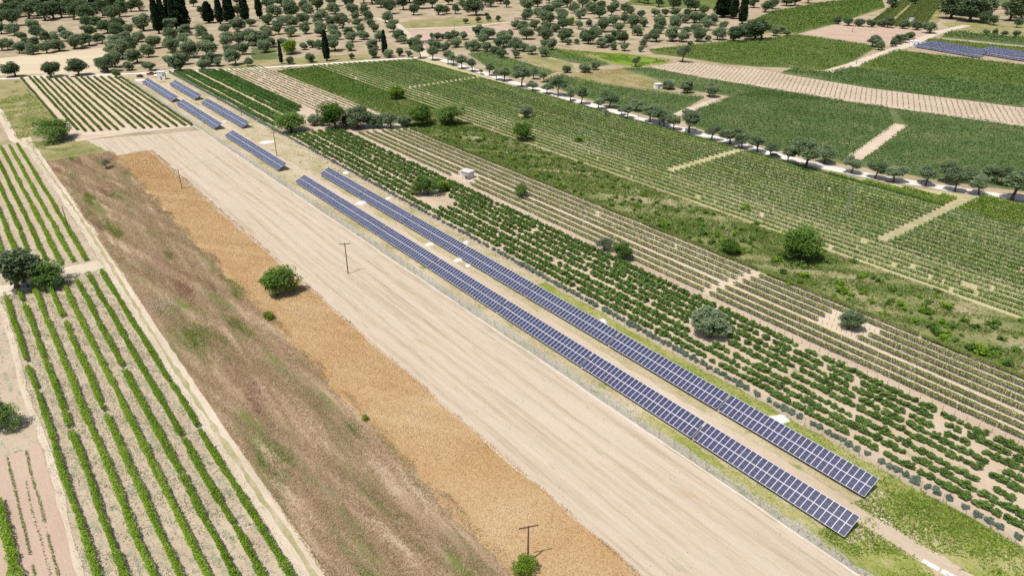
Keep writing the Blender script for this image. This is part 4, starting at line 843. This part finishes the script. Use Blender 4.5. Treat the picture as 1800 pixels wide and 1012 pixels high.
for x, y, wp, hm, lab in [(470, 250, 24, .25, 'Flat white heap beside the wooden pole behind the far solar table'), (609, 304, 14, .5, 'Small white heap behind the far end of the rear solar row'), (684, 349, 12, .5, 'Small white heap behind the rear solar row near the fence'), (636, 357, 20, .6, 'Large white heap on the service track, farthest of those between the solar rows'),
                      (756, 430, 16, .6, 'White heap on the service track midway along the solar rows'), (806, 458, 16, .8, 'Rounded white heap on the service track touching the rear solar row'), (823, 467, 12, .3, 'Flat white heap just nearer than the rounded heap on the service track'), (820, 428, 14, .9, 'White heap behind the rear solar row, above the rounded heap'),
                      (1060, 566, 16, .9, 'White heap behind the rear solar row at its third table'), (1368, 738, 36, .5, 'Wide white heap behind the nearest rear solar table'), (247, 141, 16, .2, 'White patch of lime beside the parked cars'), (372, 185, 5, .3, 'Tiny white heap between the distant solar tables'), (395, 214, 8, .3, 'Small white heap at the near end of the distant rear solar table')]:
    heap(x, y, wp, hm, lab)
def slab(a, b, wid, label):
    A, B = np.array(G(*a)), np.array(G(*b)); L = np.linalg.norm(B - A); m = MB(); k = 6
    for i in range(k):
        x0, x1 = -L / 2 + L * i / k, -L / 2 + L * (i + 1) / k; o = .07 * math.sin(i * 1.9)
        m.box(x0 + .002, x1 - .002, -wid / 2 + o, wid / 2 + o * .6, 0, .07 + .02 * math.sin(i * 2.3))
    c = (A + B) / 2; o = m.build('concrete_slab', M['white'], None, (c[0], c[1], .065), (0, 0, math.atan2((B - A)[1], (B - A)[0]))); tag(o, label, 'slab', 'white slabs beyond the solar rows')
slab((1547, 911), (1568, 922), .35, 'Thin white slab lying beyond the near end of the front solar row'); slab((1621, 985), (1650, 1001), .9, 'Long white slab near the bottom edge on the dirt'); slab((1655, 1003), (1685, 1020), 1.0, 'White slab cut by the bottom edge of the picture')

# ------------------------------------------------------------------ small buildings
def hut():
    g = G(822, 312); e = empty('stone_hut', (g[0], g[1], 0), R(-38)); tag(e, 'Small flat-roofed stone hut standing among the low vines', 'hut')
    m = MB(); m.box(-1.9, 1.9, -1.5, 1.5, -.05, 2.5); m.build('wall', M['render_wall'], e)
    m = MB(); m.box(-2.25, 2.25, -1.85, 1.85, 2.5, 2.72); m.build('roof', M['slab'], e)
    m = MB(); m.box(-2.35, -1.9, -.5, .4, 1.3, 2.3); m.build('shutter', M['dark'], e)
    m = MB(); m.box(-.1, 2.3, -2.6, -1.505, 1.75, 1.85); m.build('awning', M['grey_wall'], e)
    m = MB(); m.box(.2, 1.1, -1.56, -1.503, 0, 1.7); m.build('door', M['grey_wall'], e)
    for x in (0, 2.2):
        m = MB(); m.tube([(x, -2.5, 0), (x, -2.5, 1.75)], .05, 6); m.build('post', M['wood'], e)
hut()
def shed(px, py, sx, sy, h, rz, label, wall, roof, name='shed', gable=0, door=True):
    g = G(px, py); e = empty(name, (g[0], g[1], 0), rz); tag(e, label, name.replace('_', ' '))
    m = MB(); m.box(-sx / 2, sx / 2, -sy / 2, sy / 2, -.05, h); m.build('wall', M[wall], e)
    m = MB(); o = .2
    if gable:
        a, b_ = sx / 2 + o, sy / 2 + o; P = [(-a, -b_, h), (a, -b_, h), (a, 0, h + gable), (-a, 0, h + gable), (-a, b_, h), (a, b_, h)]
        m.face([P[0], P[1], P[2], P[3]]); m.face([P[3], P[2], P[5], P[4]]); m.face([P[0], P[3], P[4]]); m.face([P[1], P[5], P[2]])
    else: m.box(-sx / 2 - o, sx / 2 + o, -sy / 2 - o, sy / 2 + o, h + .003, h + .14)
    m.build('roof', M[roof], e)
    if door:
        m = MB(); m.box(-.5, .5, -sy / 2 - .05, -sy / 2 - .003, 0, min(2, h * .85)); m.build('door', M['grey_wall'], e)
        m = MB(); m.box(sx / 2 - 1.0, sx / 2 - .35, -sy / 2 - .04, -sy / 2 - .003, h * .5, h * .78); m.build('window', M['dark'], e)
shed(285, 140, 4.2, 3.0, 4.4, R(10), 'White transformer cabin beside the parked cars at the end of the solar rows', 'white_paint', 'white_paint', 'transformer_cabin')
shed(1156, 156, 3.6, 3.0, 2.6, R(15), 'Small pale shed on the dry meadow beyond the white track', 'white_paint', 'alu')
shed(747, 76, 7.5, 6.5, 2.4, R(25), 'Small house with a pinkish roof among the olive trees', 'render_wall', 'pink_roof', 'house', 1.4)
shed(1606, 80, 6, 5, 3.0, R(-20), 'White cabin at the left end of the distant solar rows', 'white_paint', 'white_paint', 'transformer_cabin')
shed(1601, 41, 3.0, 3.0, 4.0, 0, 'Small pale kiosk below the sloping vine rows', 'white_paint', 'alu')
shed(1253, 34, 8, 7, 3, R(10), 'Low stone shed at the foot of the tall dark pine', 'render_wall', 'slab')
shed(914, 35, 11, 3, 2.0, R(5), 'Long low brown shed on the upper track', 'pink_roof', 'pink_roof')

# ------------------------------------------------------------------ vehicles
def car(px, py, rz, paint, label, name='parked_car', style='hatch', L=4.3):
    g = G(px, py); e = empty(name, (g[0], g[1], .05), rz); tag(e, label, {'hatch': 'car', 'pickup': 'pickup truck', 'van': 'van'}[style]); w2 = .88
    prof = {'hatch': [(-.5, .35), (-.5, .8), (-.42, .92), (.12, .95), (.42, .86), (.5, .68), (.5, .35)], 'pickup': [(-.5, .45), (-.5, 1.0), (-.1, 1.02), (.2, 1.02), (.45, .95), (.5, .8), (.5, .45)], 'van': [(-.5, .35), (-.5, 1.1), (.3, 1.1), (.46, .95), (.5, .75), (.5, .35)]}[style]
    cab = {'hatch': [(-.44, .92), (-.34, 1.45), (.08, 1.47), (.28, .93)], 'pickup': [(-.14, 1.02), (-.1, 1.72), (.14, 1.72), (.3, 1.0)], 'van': [(-.495, 1.1), (-.48, 1.95), (.22, 1.95), (.42, 1.1)]}[style]
    def extr(pr, w0, w1, m, zs):
        a = [(x * L, -(w0 if z < zs else w1), z) for x, z in pr]; c = [(x * L, (w0 if z < zs else w1), z) for x, z in pr]
        m.face(a); m.face(c[::-1]); k = len(pr)
        for i in range(k): j = (i + 1) % k; m.face([a[i], c[i], c[j], a[j]])
    m = MB(); extr(prof, w2, w2 * .96, m, .6); o = m.build('body', M[paint], e); bv = o.modifiers.new('bevel', 'BEVEL'); bv.width = .05; bv.segments = 2
    zt = cab[1][1]; m = MB(); extr(cab, w2 * .94, w2 * .78, m, zt - .2); m.build('window_band', M['glass'], e)
    m = MB(); xs = [c[0] * L for c in cab]; m.box(xs[1] - .03, xs[2] + .03, -w2 * .8, w2 * .8, zt + .002, zt + .05); m.build('roof', M[paint], e)
    for x in (-.31, .31):
        for s_ in (-1, 1):
            m = MB(); m.tube([(x * L, s_ * (w2 - .2), .32), (x * L, s_ * (w2 + .01), .32)], .32, 14); wl = m.build('wheel', M['tyre'], e)
            m = MB(); m.tube([(x * L, s_ * (w2 + .012), .32), (x * L, s_ * (w2 + .022), .32)], .19, 10); m.build('rim', M['steel'], wl)
    for s_ in (-1, 1):
        m = MB(); m.box(.5 * L - .02, .5 * L + .012, s_ * .62 - .16, s_ * .62 + .16, .6, .74); m.build('headlight', M['porcelain'], e)
    if style == 'pickup':
        m = MB(); m.box(-.48 * L, -.16 * L, -.74, .74, 1.021, 1.03); m.build('cargo_bed', M['dark'], e)
car(246, 136, R(155), 'car_dark', 'Dark blue parked car left of the red pickup at the end of the solar rows')
car(266, 132, R(4), 'car_red', 'Red pickup parked between the dark car and the dark van', style='pickup', L=5.0)
car(276, 134, R(-85), 'car_dark', 'Dark van parked against the white transformer cabin', style='van', L=4.6)
car(1362, 277, R(-37), 'car_grey', 'Grey car parked under an olive tree on the white track')
g = G(49, 505); m = MB(); m.tube([(0, 0, 0), (0, 0, .05), (0, 0, .3), (0, 0, .6), (0, 0, .85), (0, 0, .9)], [.28, .3, .32, .32, .3, .25], 14); o = m.build('barrel', M['blue'], None, (g[0], g[1], .01)); tag(o, 'Blue plastic barrel under the big grey olive tree', 'barrel')
g = G(45, 500); m = MB(); m.box(-.45, .45, -.3, .3, 0, 1.3, 0, .06); o = m.build('water_tank', M['render_wall'], None, (g[0], g[1], .01), (0, 0, .4)); tag(o, 'Pale upright tank beside the blue barrel under the olive tree', 'tank')
g = G(377, 786); m = MB(); m.tube([(0, 0, 0), (0, 0, .25), (.05, 0, .5), (.02, 0, .6)], [.22, .3, .26, .12], 10); o = m.build('white_sack', M['white'], None, (g[0], g[1], .02)); tag(o, 'Small white sack in the gap of the vine row by the track', 'sack')

# ------------------------------------------------------------------ trees
def T(l, key, name, cat='tree'):
    for x, y, wp, lab in l: tree(x, y, wp * (.86 if key == 'olive' else 1), key, name, lab, cat, None, .62 if 'corner of the meadow' in lab else .8 if 'leftmost of the roadside' in lab else 1.0)
T([(512, 233, 60, 'Broad dark green tree beside the wire fence, leftmost of the roadside trees')], 'darkgreen', 'roadside_tree')
T([(590, 226, 52, 'Bright green round tree in the middle of the roadside trees'), (917, 248, 38, 'Green bushy tree at the edge of the big vineyard above the hut'), (739, 222, 46, 'Round green tree right of the roadside olives'), (1407, 460, 76, 'Largest green bushy tree in the weedy strip'), (1279, 446, 38, 'Dark rounded tree left of the largest tree in the weedy strip'), (487, 519, 66, 'Solitary round green tree in the ripe crop beside the stubble')], 'green', 'broadleaf_tree')
T([(794, 219, 46, 'Dark round tree rightmost of the roadside trees'), (917, 347, 30, 'Small round tree among the low vines right of the hut'), (1095, 457, 42, 'Dark dense tree at the edge of the bare strip by the low vines'), (752, 342, 44, 'Dark leafy tree on the bare patch in the orchard'), (87, 501, 56, 'Dark green round tree beside the big grey olive in the left vineyard'), (92, 246, 58, 'Dark green bush at the corner of the meadow by the dirt path'), (-4, 755, 52, 'Dark tree cut by the left picture edge'), (207, 137, 16, 'Small dark green tree at the corner of the striped vineyard')], 'darkgreen', 'broadleaf_tree')
T([(779, 338, 26, 'Bright green bushy tree touching the dark tree in the orchard'), (697, 174, 28, 'Yellow-green tree at the edge of the overgrown plot'), (918, 1006, 38, 'Bright green bush at the foot of the bottom pole'), (472, 561, 18, 'Small bright bush where the dry grass meets the ripe crop'), (643, 737, 12, 'Tiny green bush at the edge of the ripe crop'), (1017, 250, 14, 'Small lime green tree standing in the big vineyard'), (514, 95, 34, 'Bright green bush beside the roadside cypress'), (1005, 45, 18, 'Brighter green round tree in the right grove near the upper track')], 'lime', 'bright_bush', )
T([(1063, 441, 30, 'Thin greyish tree left of the dark dense tree by the low vines'), (1199, 110, 24, 'Pale feathery bush at the corner of the pinkish young vineyard'), (1117, 118, 15, 'Grey bush at the edge of the bright grass'), (188, 296, 15, 'Grey-green shrub at the top of the ripe crop strip')], 'grey', 'grey_shrub')
T([(1247, 592, 62, 'Wide olive tree in the orchard with its shadow around it'), (1490, 578, 42, 'Olive tree standing in the gap of the low vines'), (30, 505, 72, 'Big grey olive tree in the left vineyard above the blue barrel'), (923, 207, 26, 'Lone olive tree inside the big vineyard'), (553, 221, 22, 'Left of two small olives between the roadside trees'), (569, 221, 18, 'Right of two small olives between the roadside trees'), (609, 222, 22, 'Tall olive behind the bright roadside tree'), (630, 226, 42, 'Broad olive right of the bright roadside tree'), (663, 224, 30, 'Olive at the right side of the farm yard, first of three'), (686, 226, 30, 'Olive at the right side of the farm yard, middle of three'), (709, 224, 26, 'Olive at the right side of the farm yard, last of three'),
   (27, 135, 26, 'Left of three small olives on the straw field edge'), (90, 136, 27, 'Middle of three small olives on the straw field edge'), (138, 134, 30, 'Right of three small olives on the straw field edge'), (997, 128, 15, 'Small round olive on the pale meadow beyond the track'), (1029, 128, 20, 'Larger of two joined olives on the pale meadow'), (1045, 123, 16, 'Smaller of two joined olives on the pale meadow'), (1177, 157, 22, 'First olive right of the pale shed'), (1208, 164, 22, 'Second olive right of the pale shed'), (1247, 171, 24, 'Third olive right of the pale shed')], 'olive', 'olive_tree')
TR = [(739, 103, 17), (761, 106, 18), (788, 114, 18), (798, 116, 15), (812, 121, 19), (830, 126, 17), (845, 131, 7), (861, 134, 18), (873, 141, 14), (886, 143, 21), (917, 153, 25), (936, 160, 16), (961, 165, 18), (981, 170, 26), (1003, 178, 17), (1022, 183, 23), (1051, 192, 19), (1071, 190, 26), (1065, 206, 12), (1092, 203, 15), (1103, 208, 20), (1142, 215, 26), (1159, 220, 24), (1166, 223, 20), (1184, 228, 21), (1211, 234, 33), (1250, 247, 24), (1283, 254, 28), (1304, 261, 24), (1331, 268, 28), (1353, 277, 20), (1384, 286, 22), (1416, 295, 38), (1496, 305, 24), (1538, 314, 27), (1571, 320, 28), (1627, 326, 27), (1678, 337, 27), (1720, 343, 25), (1778, 351, 42)]
for i, (x, y, wp) in enumerate(TR): tree(x, y, wp, 'olive_high' if i not in (14, 26) else 'grey', 'olive_tree', 'Olive tree on the near side of the white track, %s from its far end' % ordw(i), 'tree', 'olive trees along the white track')
TF = [(913, 132, 16), (938, 140, 18), (956, 145, 17), (1119, 196, 19), (1449, 287, 28), (1660, 322, 26), (1701, 319, 20), (1736, 320, 22), (1758, 326, 24)]
for i, (x, y, wp) in enumerate(TF): tree(x, y, wp, 'olive_high', 'olive_tree', 'Olive tree on the far side of the white track, %s from its far end' % ordw(i), 'tree', 'olive trees along the white track')
def grove(pts, where, key='olive', name='olive_tree', word='Olive tree', band=13, short=None):
    rows = {}
    for p in pts: rows.setdefault(int((130 - p[1]) // band), []).append(p)
    for bi, b_ in enumerate(sorted(rows)):
        for i, (x, y, wp) in enumerate(sorted(rows[b_])):
            tree(x, y, wp, key, name, '%s, %s from left in the %s line of the %s' % (word, ordw(i), ordw(bi), short or where), 'tree', where)
LG = [(190, 128, 26), (203, 119, 22), (200, 99, 24), (216, 104, 26), (208, 87, 22), (223, 81, 20), (186, 126, 20), (233, 91, 20), (242, 111, 22), (228, 124, 14), (256, 120, 10), (265, 124, 14), (262, 101, 18), (269, 86, 18), (244, 74, 16), (253, 55, 22), (228, 65, 18), (302, 73, 20), (303, 57, 20), (307, 93, 24), (328, 78, 18), (327, 63, 16), (334, 102, 24), (315, 126, 26), (297, 117, 15), (325, 114, 18), (356, 68, 20), (364, 81, 18), (365, 100, 29), (357, 124, 18), (370, 117, 20), (386, 117, 14), (397, 60, 16), (400, 83, 22), (418, 57, 22), (420, 78, 20), (428, 97, 18), (414, 115, 24), (404, 99, 18), (436, 117, 14), (441, 47, 14),
      (4, 90, 17), (15, 88, 15), (35, 95, 17), (59, 96, 17), (83, 94, 17), (105, 90, 19), (132, 86, 21), (157, 81, 21), (180, 77, 18), (48, 81, 13), (62, 82, 13), (72, 68, 20), (81, 74, 13), (98, 73, 15), (113, 63, 12), (119, 73, 16), (155, 65, 18), (59, 56, 18), (26, 63, 17), (39, 73, 14)]
grove(LG, 'left grove around the cypress clump', short='left grove')
MG = [(469, 17, 20), (496, 12, 20), (472, 44, 18), (487, 30, 23), (497, 45, 16), (508, 19, 17), (513, 33, 24), (513, 48, 18), (512, 65, 19), (468, 63, 17), (447, 78, 27), (469, 77, 22), (476, 84, 16), (467, 93, 20), (491, 61, 16), (496, 81, 14), (490, 50, 15), (444, 81, 20), (534, 18, 16), (540, 29, 20), (536, 43, 19), (538, 60, 18), (549, 84, 13), (535, 88, 12), (550, 9, 18), (558, 18, 20), (563, 36, 20), (559, 43, 16), (563, 56, 18), (565, 65, 16), (562, 87, 14), (585, 12, 20), (589, 25, 20), (581, 47, 16), (586, 59, 16), (592, 70, 16), (590, 90, 24), (603, 50, 22), (612, 14, 18), (619, 28, 19), (625, 37, 13), (630, 48, 14), (635, 59, 16), (640, 70, 16), (613, 65, 16), (620, 75, 18), (617, 90, 14), (642, 27, 16), (648, 39, 19), (653, 48, 14), (657, 57, 14), (667, 73, 16), (656, 89, 16), (658, 102, 15), (618, 104, 9), (548, 110, 14), (509, 113, 12), (678, 41, 18), (693, 57, 18), (704, 73, 22), (711, 77, 14), (724, 86, 18), (734, 88, 18), (702, 99, 14), (684, 102, 14), (718, 101, 11)]
grove(MG, 'middle grove behind the roadside cypresses', short='middle grove')
RG = [(736, 73, 10), (759, 68, 9), (767, 72, 12), (778, 69, 9), (790, 73, 14), (799, 68, 14), (814, 70, 13), (758, 84, 14), (769, 90, 16), (802, 84, 18), (785, 93, 16), (832, 90, 20), (822, 87, 14), (842, 90, 16), (841, 65, 20), (858, 70, 22), (850, 78, 18), (857, 91, 18), (868, 96, 14), (885, 77, 20), (877, 86, 16), (884, 102, 16), (876, 95, 14),
      (926, 36, 18), (929, 19, 20), (944, 32, 16), (962, 31, 20), (978, 19, 20), (987, 34, 20), (1010, 24, 16), (1020, 34, 19), (1041, 25, 20), (1053, 33, 20), (1079, 19, 16), (963, 43, 24), (988, 43, 16), (1017, 52, 14), (1035, 47, 11), (1058, 57, 22), (1078, 47, 20), (1087, 56, 16), (1097, 42, 15), (909, 52, 16), (918, 55, 18), (940, 54, 16), (897, 69, 14), (925, 70, 22), (949, 64, 16), (960, 57, 16), (962, 73, 22), (990, 52, 18), (989, 75, 20), (975, 57, 14), (1001, 65, 12), (1034, 78, 22), (1026, 73, 16), (1043, 59, 14), (1056, 84, 18), (1050, 65, 16), (1070, 82, 18), (1080, 70, 16), (1097, 78, 20), (1098, 90, 14), (1079, 88, 12), (886, 84, 24), (907, 90, 22), (921, 92, 16), (935, 96, 17), (953, 100, 16), (972, 88, 17), (957, 82, 11), (998, 79, 11), (1014, 78, 10), (907, 102, 13),
      (1111, 50, 22), (1132, 48, 14), (1127, 32, 13), (1151, 30, 14), (1186, 30, 14), (1156, 45, 18), (1164, 50, 16), (1185, 51, 18), (1195, 39, 14), (1204, 41, 14), (1221, 41, 20), (1232, 41, 16), (1250, 45, 17), (1239, 54, 18), (1120, 63, 16), (1137, 73, 12), (1154, 74, 20), (1155, 60, 16), (1182, 73, 22), (1198, 74, 18), (1205, 61, 14), (1225, 74, 20), (1223, 57, 16), (1235, 63, 13), (1244, 73, 10), (1261, 70, 22), (1270, 52, 13), (1289, 74, 25), (1308, 65, 20), (1130, 83, 12), (1126, 92, 10), (1214, 81, 9)]
grove(RG, 'right grove above the bright grass', short='right grove')
FR = [(1360, 64, 14), (1371, 60, 12), (1384, 64, 10), (1472, 43, 11), (1491, 46, 12), (1509, 47, 14), (1531, 48, 12), (1547, 47, 11), (1559, 49, 15), (1586, 51, 13), (1610, 53, 14), (1634, 59, 17), (1533, 83, 18), (1544, 88, 15), (1569, 82, 11), (1576, 78, 12), (1585, 75, 12), (1594, 71, 12), (1600, 68, 10), (1733, 61, 8), (1748, 61, 8), (1767, 64, 9), (1784, 65, 9)]
grove(FR, 'scatter of trees around the harvested field', band=14, short='harvested field')
SC = [(42, 20, 20), (58, 17, 20), (75, 15, 20), (90, 14, 20), (103, 15, 20), (32, 30, 20), (51, 33, 20), (67, 28, 20), (80, 36, 20), (95, 33, 20), (109, 32, 20), (123, 26, 20), (130, 35, 20), (17, 33, 18), (19, 23, 18), (152, 40, 20), (141, 24, 20), (164, 33, 18), (182, 28, 18), (197, 19, 18), (200, 39, 18), (154, 51, 18), (173, 51, 18), (190, 59, 18), (206, 55, 18), (206, 69, 18), (211, 30, 18), (247, 20, 18), (231, 21, 14), (419, 29, 14), (417, 9, 14), (4, 45, 18), (3, 60, 14), (23, 46, 20), (340, 12, 12), (352, 26, 10), (115, 12, 18), (60, 6, 20), (85, 4, 20), (35, 8, 20), (215, 12, 16)]
grove(SC, 'dark wood at the top left', 'scrub', 'evergreen_tree', 'Dark evergreen', 16, 'top left wood')
SM = [(727, 27, 14), (686, 25, 18), (709, 18, 18), (737, 16, 18), (760, 15, 18), (770, 27, 14), (785, 25, 12), (801, 25, 14), (817, 18, 12), (837, 28, 28), (863, 13, 18), (788, 9, 14), (853, 10, 16), (819, 42, 8), (839, 40, 8), (858, 38, 8), (877, 38, 8), (855, 32, 8), (670, 14, 18), (655, 8, 20), (690, 8, 20), (640, 6, 18), (720, 6, 20), (748, 5, 20), (810, 5, 16), (830, 7, 16), (880, 8, 14), (890, 13, 11), (945, 13, 16), (997, 14, 16), (1024, 15, 18), (1058, 21, 14), (1075, 28, 14), (1098, 24, 14), (1110, 29, 14), (915, 6, 14), (965, 6, 14), (1045, 8, 16), (1078, 7, 14)]
grove(SM, 'dark scrub at the top middle', 'scrub', 'evergreen_tree', 'Dark evergreen', 16, 'top middle scrub')
SR = [(1123, 5, 16), (1139, 7, 16), (1158, 13, 14), (1183, 16, 18), (1209, 19, 18), (1222, 20, 14), (1236, 28, 12), (1209, 31, 11), (1169, 30, 11), (1344, 22, 16), (1358, 16, 14), (1382, 11, 16), (1397, 10, 14), (1420, 6, 14), (1325, 14, 14), (1568, 16, 14), (1602, 10, 12), (1327, 71, 30), (1338, 70, 28), (1671, 33, 30), (1692, 28, 40), (1704, 39, 34), (1722, 30, 30), (1726, 42, 16), (1680, 18, 30), (1712, 18, 30), (1746, 45, 12), (1787, 49, 12), (1751, 17, 8), (1767, 17, 8), (1785, 21, 10), (1775, 37, 26), (1795, 33, 20)]
grove(SR, 'dark trees at the top right', 'scrub', 'evergreen_tree', 'Dark evergreen', 16, 'top right wood')
# cypresses
def cypress_mesh(seed, fat=1.0):
    rng = np.random.default_rng(seed); k = 4200; z = rng.uniform(.04, 1, k) ** .9; prof = np.where(z < .25, .55 + .45 * (z / .25), np.sqrt(np.clip((1.02 - z) / .77, 0, 1)))
    a = rng.uniform(0, 2 * np.pi, k); lump = 1 + .14 * np.sin(5 * a + 9 * z + seed) + .1 * np.sin(23 * z + 2 * a)
    r = prof * lump * rng.uniform(.45, 1, k) ** .5
    C = np.stack([r * np.cos(a), r * np.sin(a), z], 1); V, F = leaf_quads(C, np.full(k, 1.0), .2, rng)
    c4 = np.repeat(C, 4, 0); d = V - c4; V = c4 + d * np.array([.34, .34, .036]); V[:, 2] = np.maximum(V[:, 2], .01)
    zz = np.linspace(.06, .97, 15); pr = np.where(zz < .25, .55 + .45 * (zz / .25), np.sqrt(np.clip((1.02 - zz) / .77, 0, 1))) * .72
    aa = np.linspace(0, 2 * np.pi, 10, endpoint=False); CV = np.array([(p * math.cos(q) * rng.uniform(.85, 1.1), p * math.sin(q) * rng.uniform(.85, 1.1), z_) for z_, p in zip(zz, pr) for q in aa]); CF = np.array([(i * 10 + j, i * 10 + (j + 1) % 10, i * 10 + 10 + (j + 1) % 10, i * 10 + 10 + j) for i in range(14) for j in range(10)]) + len(V)
    V = np.concatenate([V, CV]); F = np.concatenate([F, CF]); tn = np.concatenate([np.clip(rng.normal(.5, .2, k), 0, 1), np.full(len(CF), .3)])
    me = arr_mesh('cypress_crown', V, F, tn); me.materials.append(M['cypress']); return me
CYP = [cypress_mesh(500 + i) for i in range(4)]
b = MB(); b.tube([(0, 0, -.01), (0, 0, .12)], [.22, .16], 8); CTR = b.mesh('cypress_trunk', [M['bark']])
def cypress(px, py, ty, wpx, label, h=None):
    g = G(px, py); h = h or height(px, py, ty); r = wpx / pxm(px, py) / 2
    e = empty('cypress_tree', (g[0], g[1], 0), random.uniform(0, 6)); e.scale = (r, r, h); tag(e, label, 'tree', 'cypresses'); obj('trunk', CTR, None, e); obj('crown', random.choice(CYP), None, e, (0, 0, .03))
for x, y, ty, wp, lab in [(495, 113, 72, 7, 'Thin short cypress beside the track, left of the bright bush'), (575, 108, 54, 12, 'Tall dark cypress beside the track, right of the bright bush'), (677, 100, 54, 10, 'Lone tall cypress in the middle grove above the vineyard corner'),
                      (280, 60, -8, 15, 'Leftmost tall cypress of the dark clump'), (288, 46, -6, 13, 'Second cypress from the left in the dark clump'), (301, 44, -12, 13, 'Third cypress from the left in the dark clump'), (311, 52, -6, 18, 'Fourth cypress from the left in the dark clump'), (324, 52, -14, 22, 'Broad rightmost cypress of the dark clump'), (368, 41, 4, 20, 'Conical cypress standing right of the dark clump'), (388, 43, -6, 13, 'Left cypress of the second clump'), (405, 43, -14, 19, 'Broad cypress of the second clump'), (432, 39, -18, 15, 'Dark columnar cypress right of the second clump'), (457, 34, -22, 11, 'Cypress at the left edge of the middle grove'),
                      (149, 18, -20, 11, 'Left cypress at the top edge of the dark wood'), (171, 19, -22, 20, 'Broad cypress at the top edge of the dark wood'), (1289, 34, -14, 14, 'Left slender cypress beside the tall dark pine'), (1304, 43, -14, 15, 'Right slender cypress beside the tall dark pine'), (1271, 31, -18, 30, 'Broad dark conifer left of the two slender cypresses')]:
    cypress(x, y, ty, wp, lab)
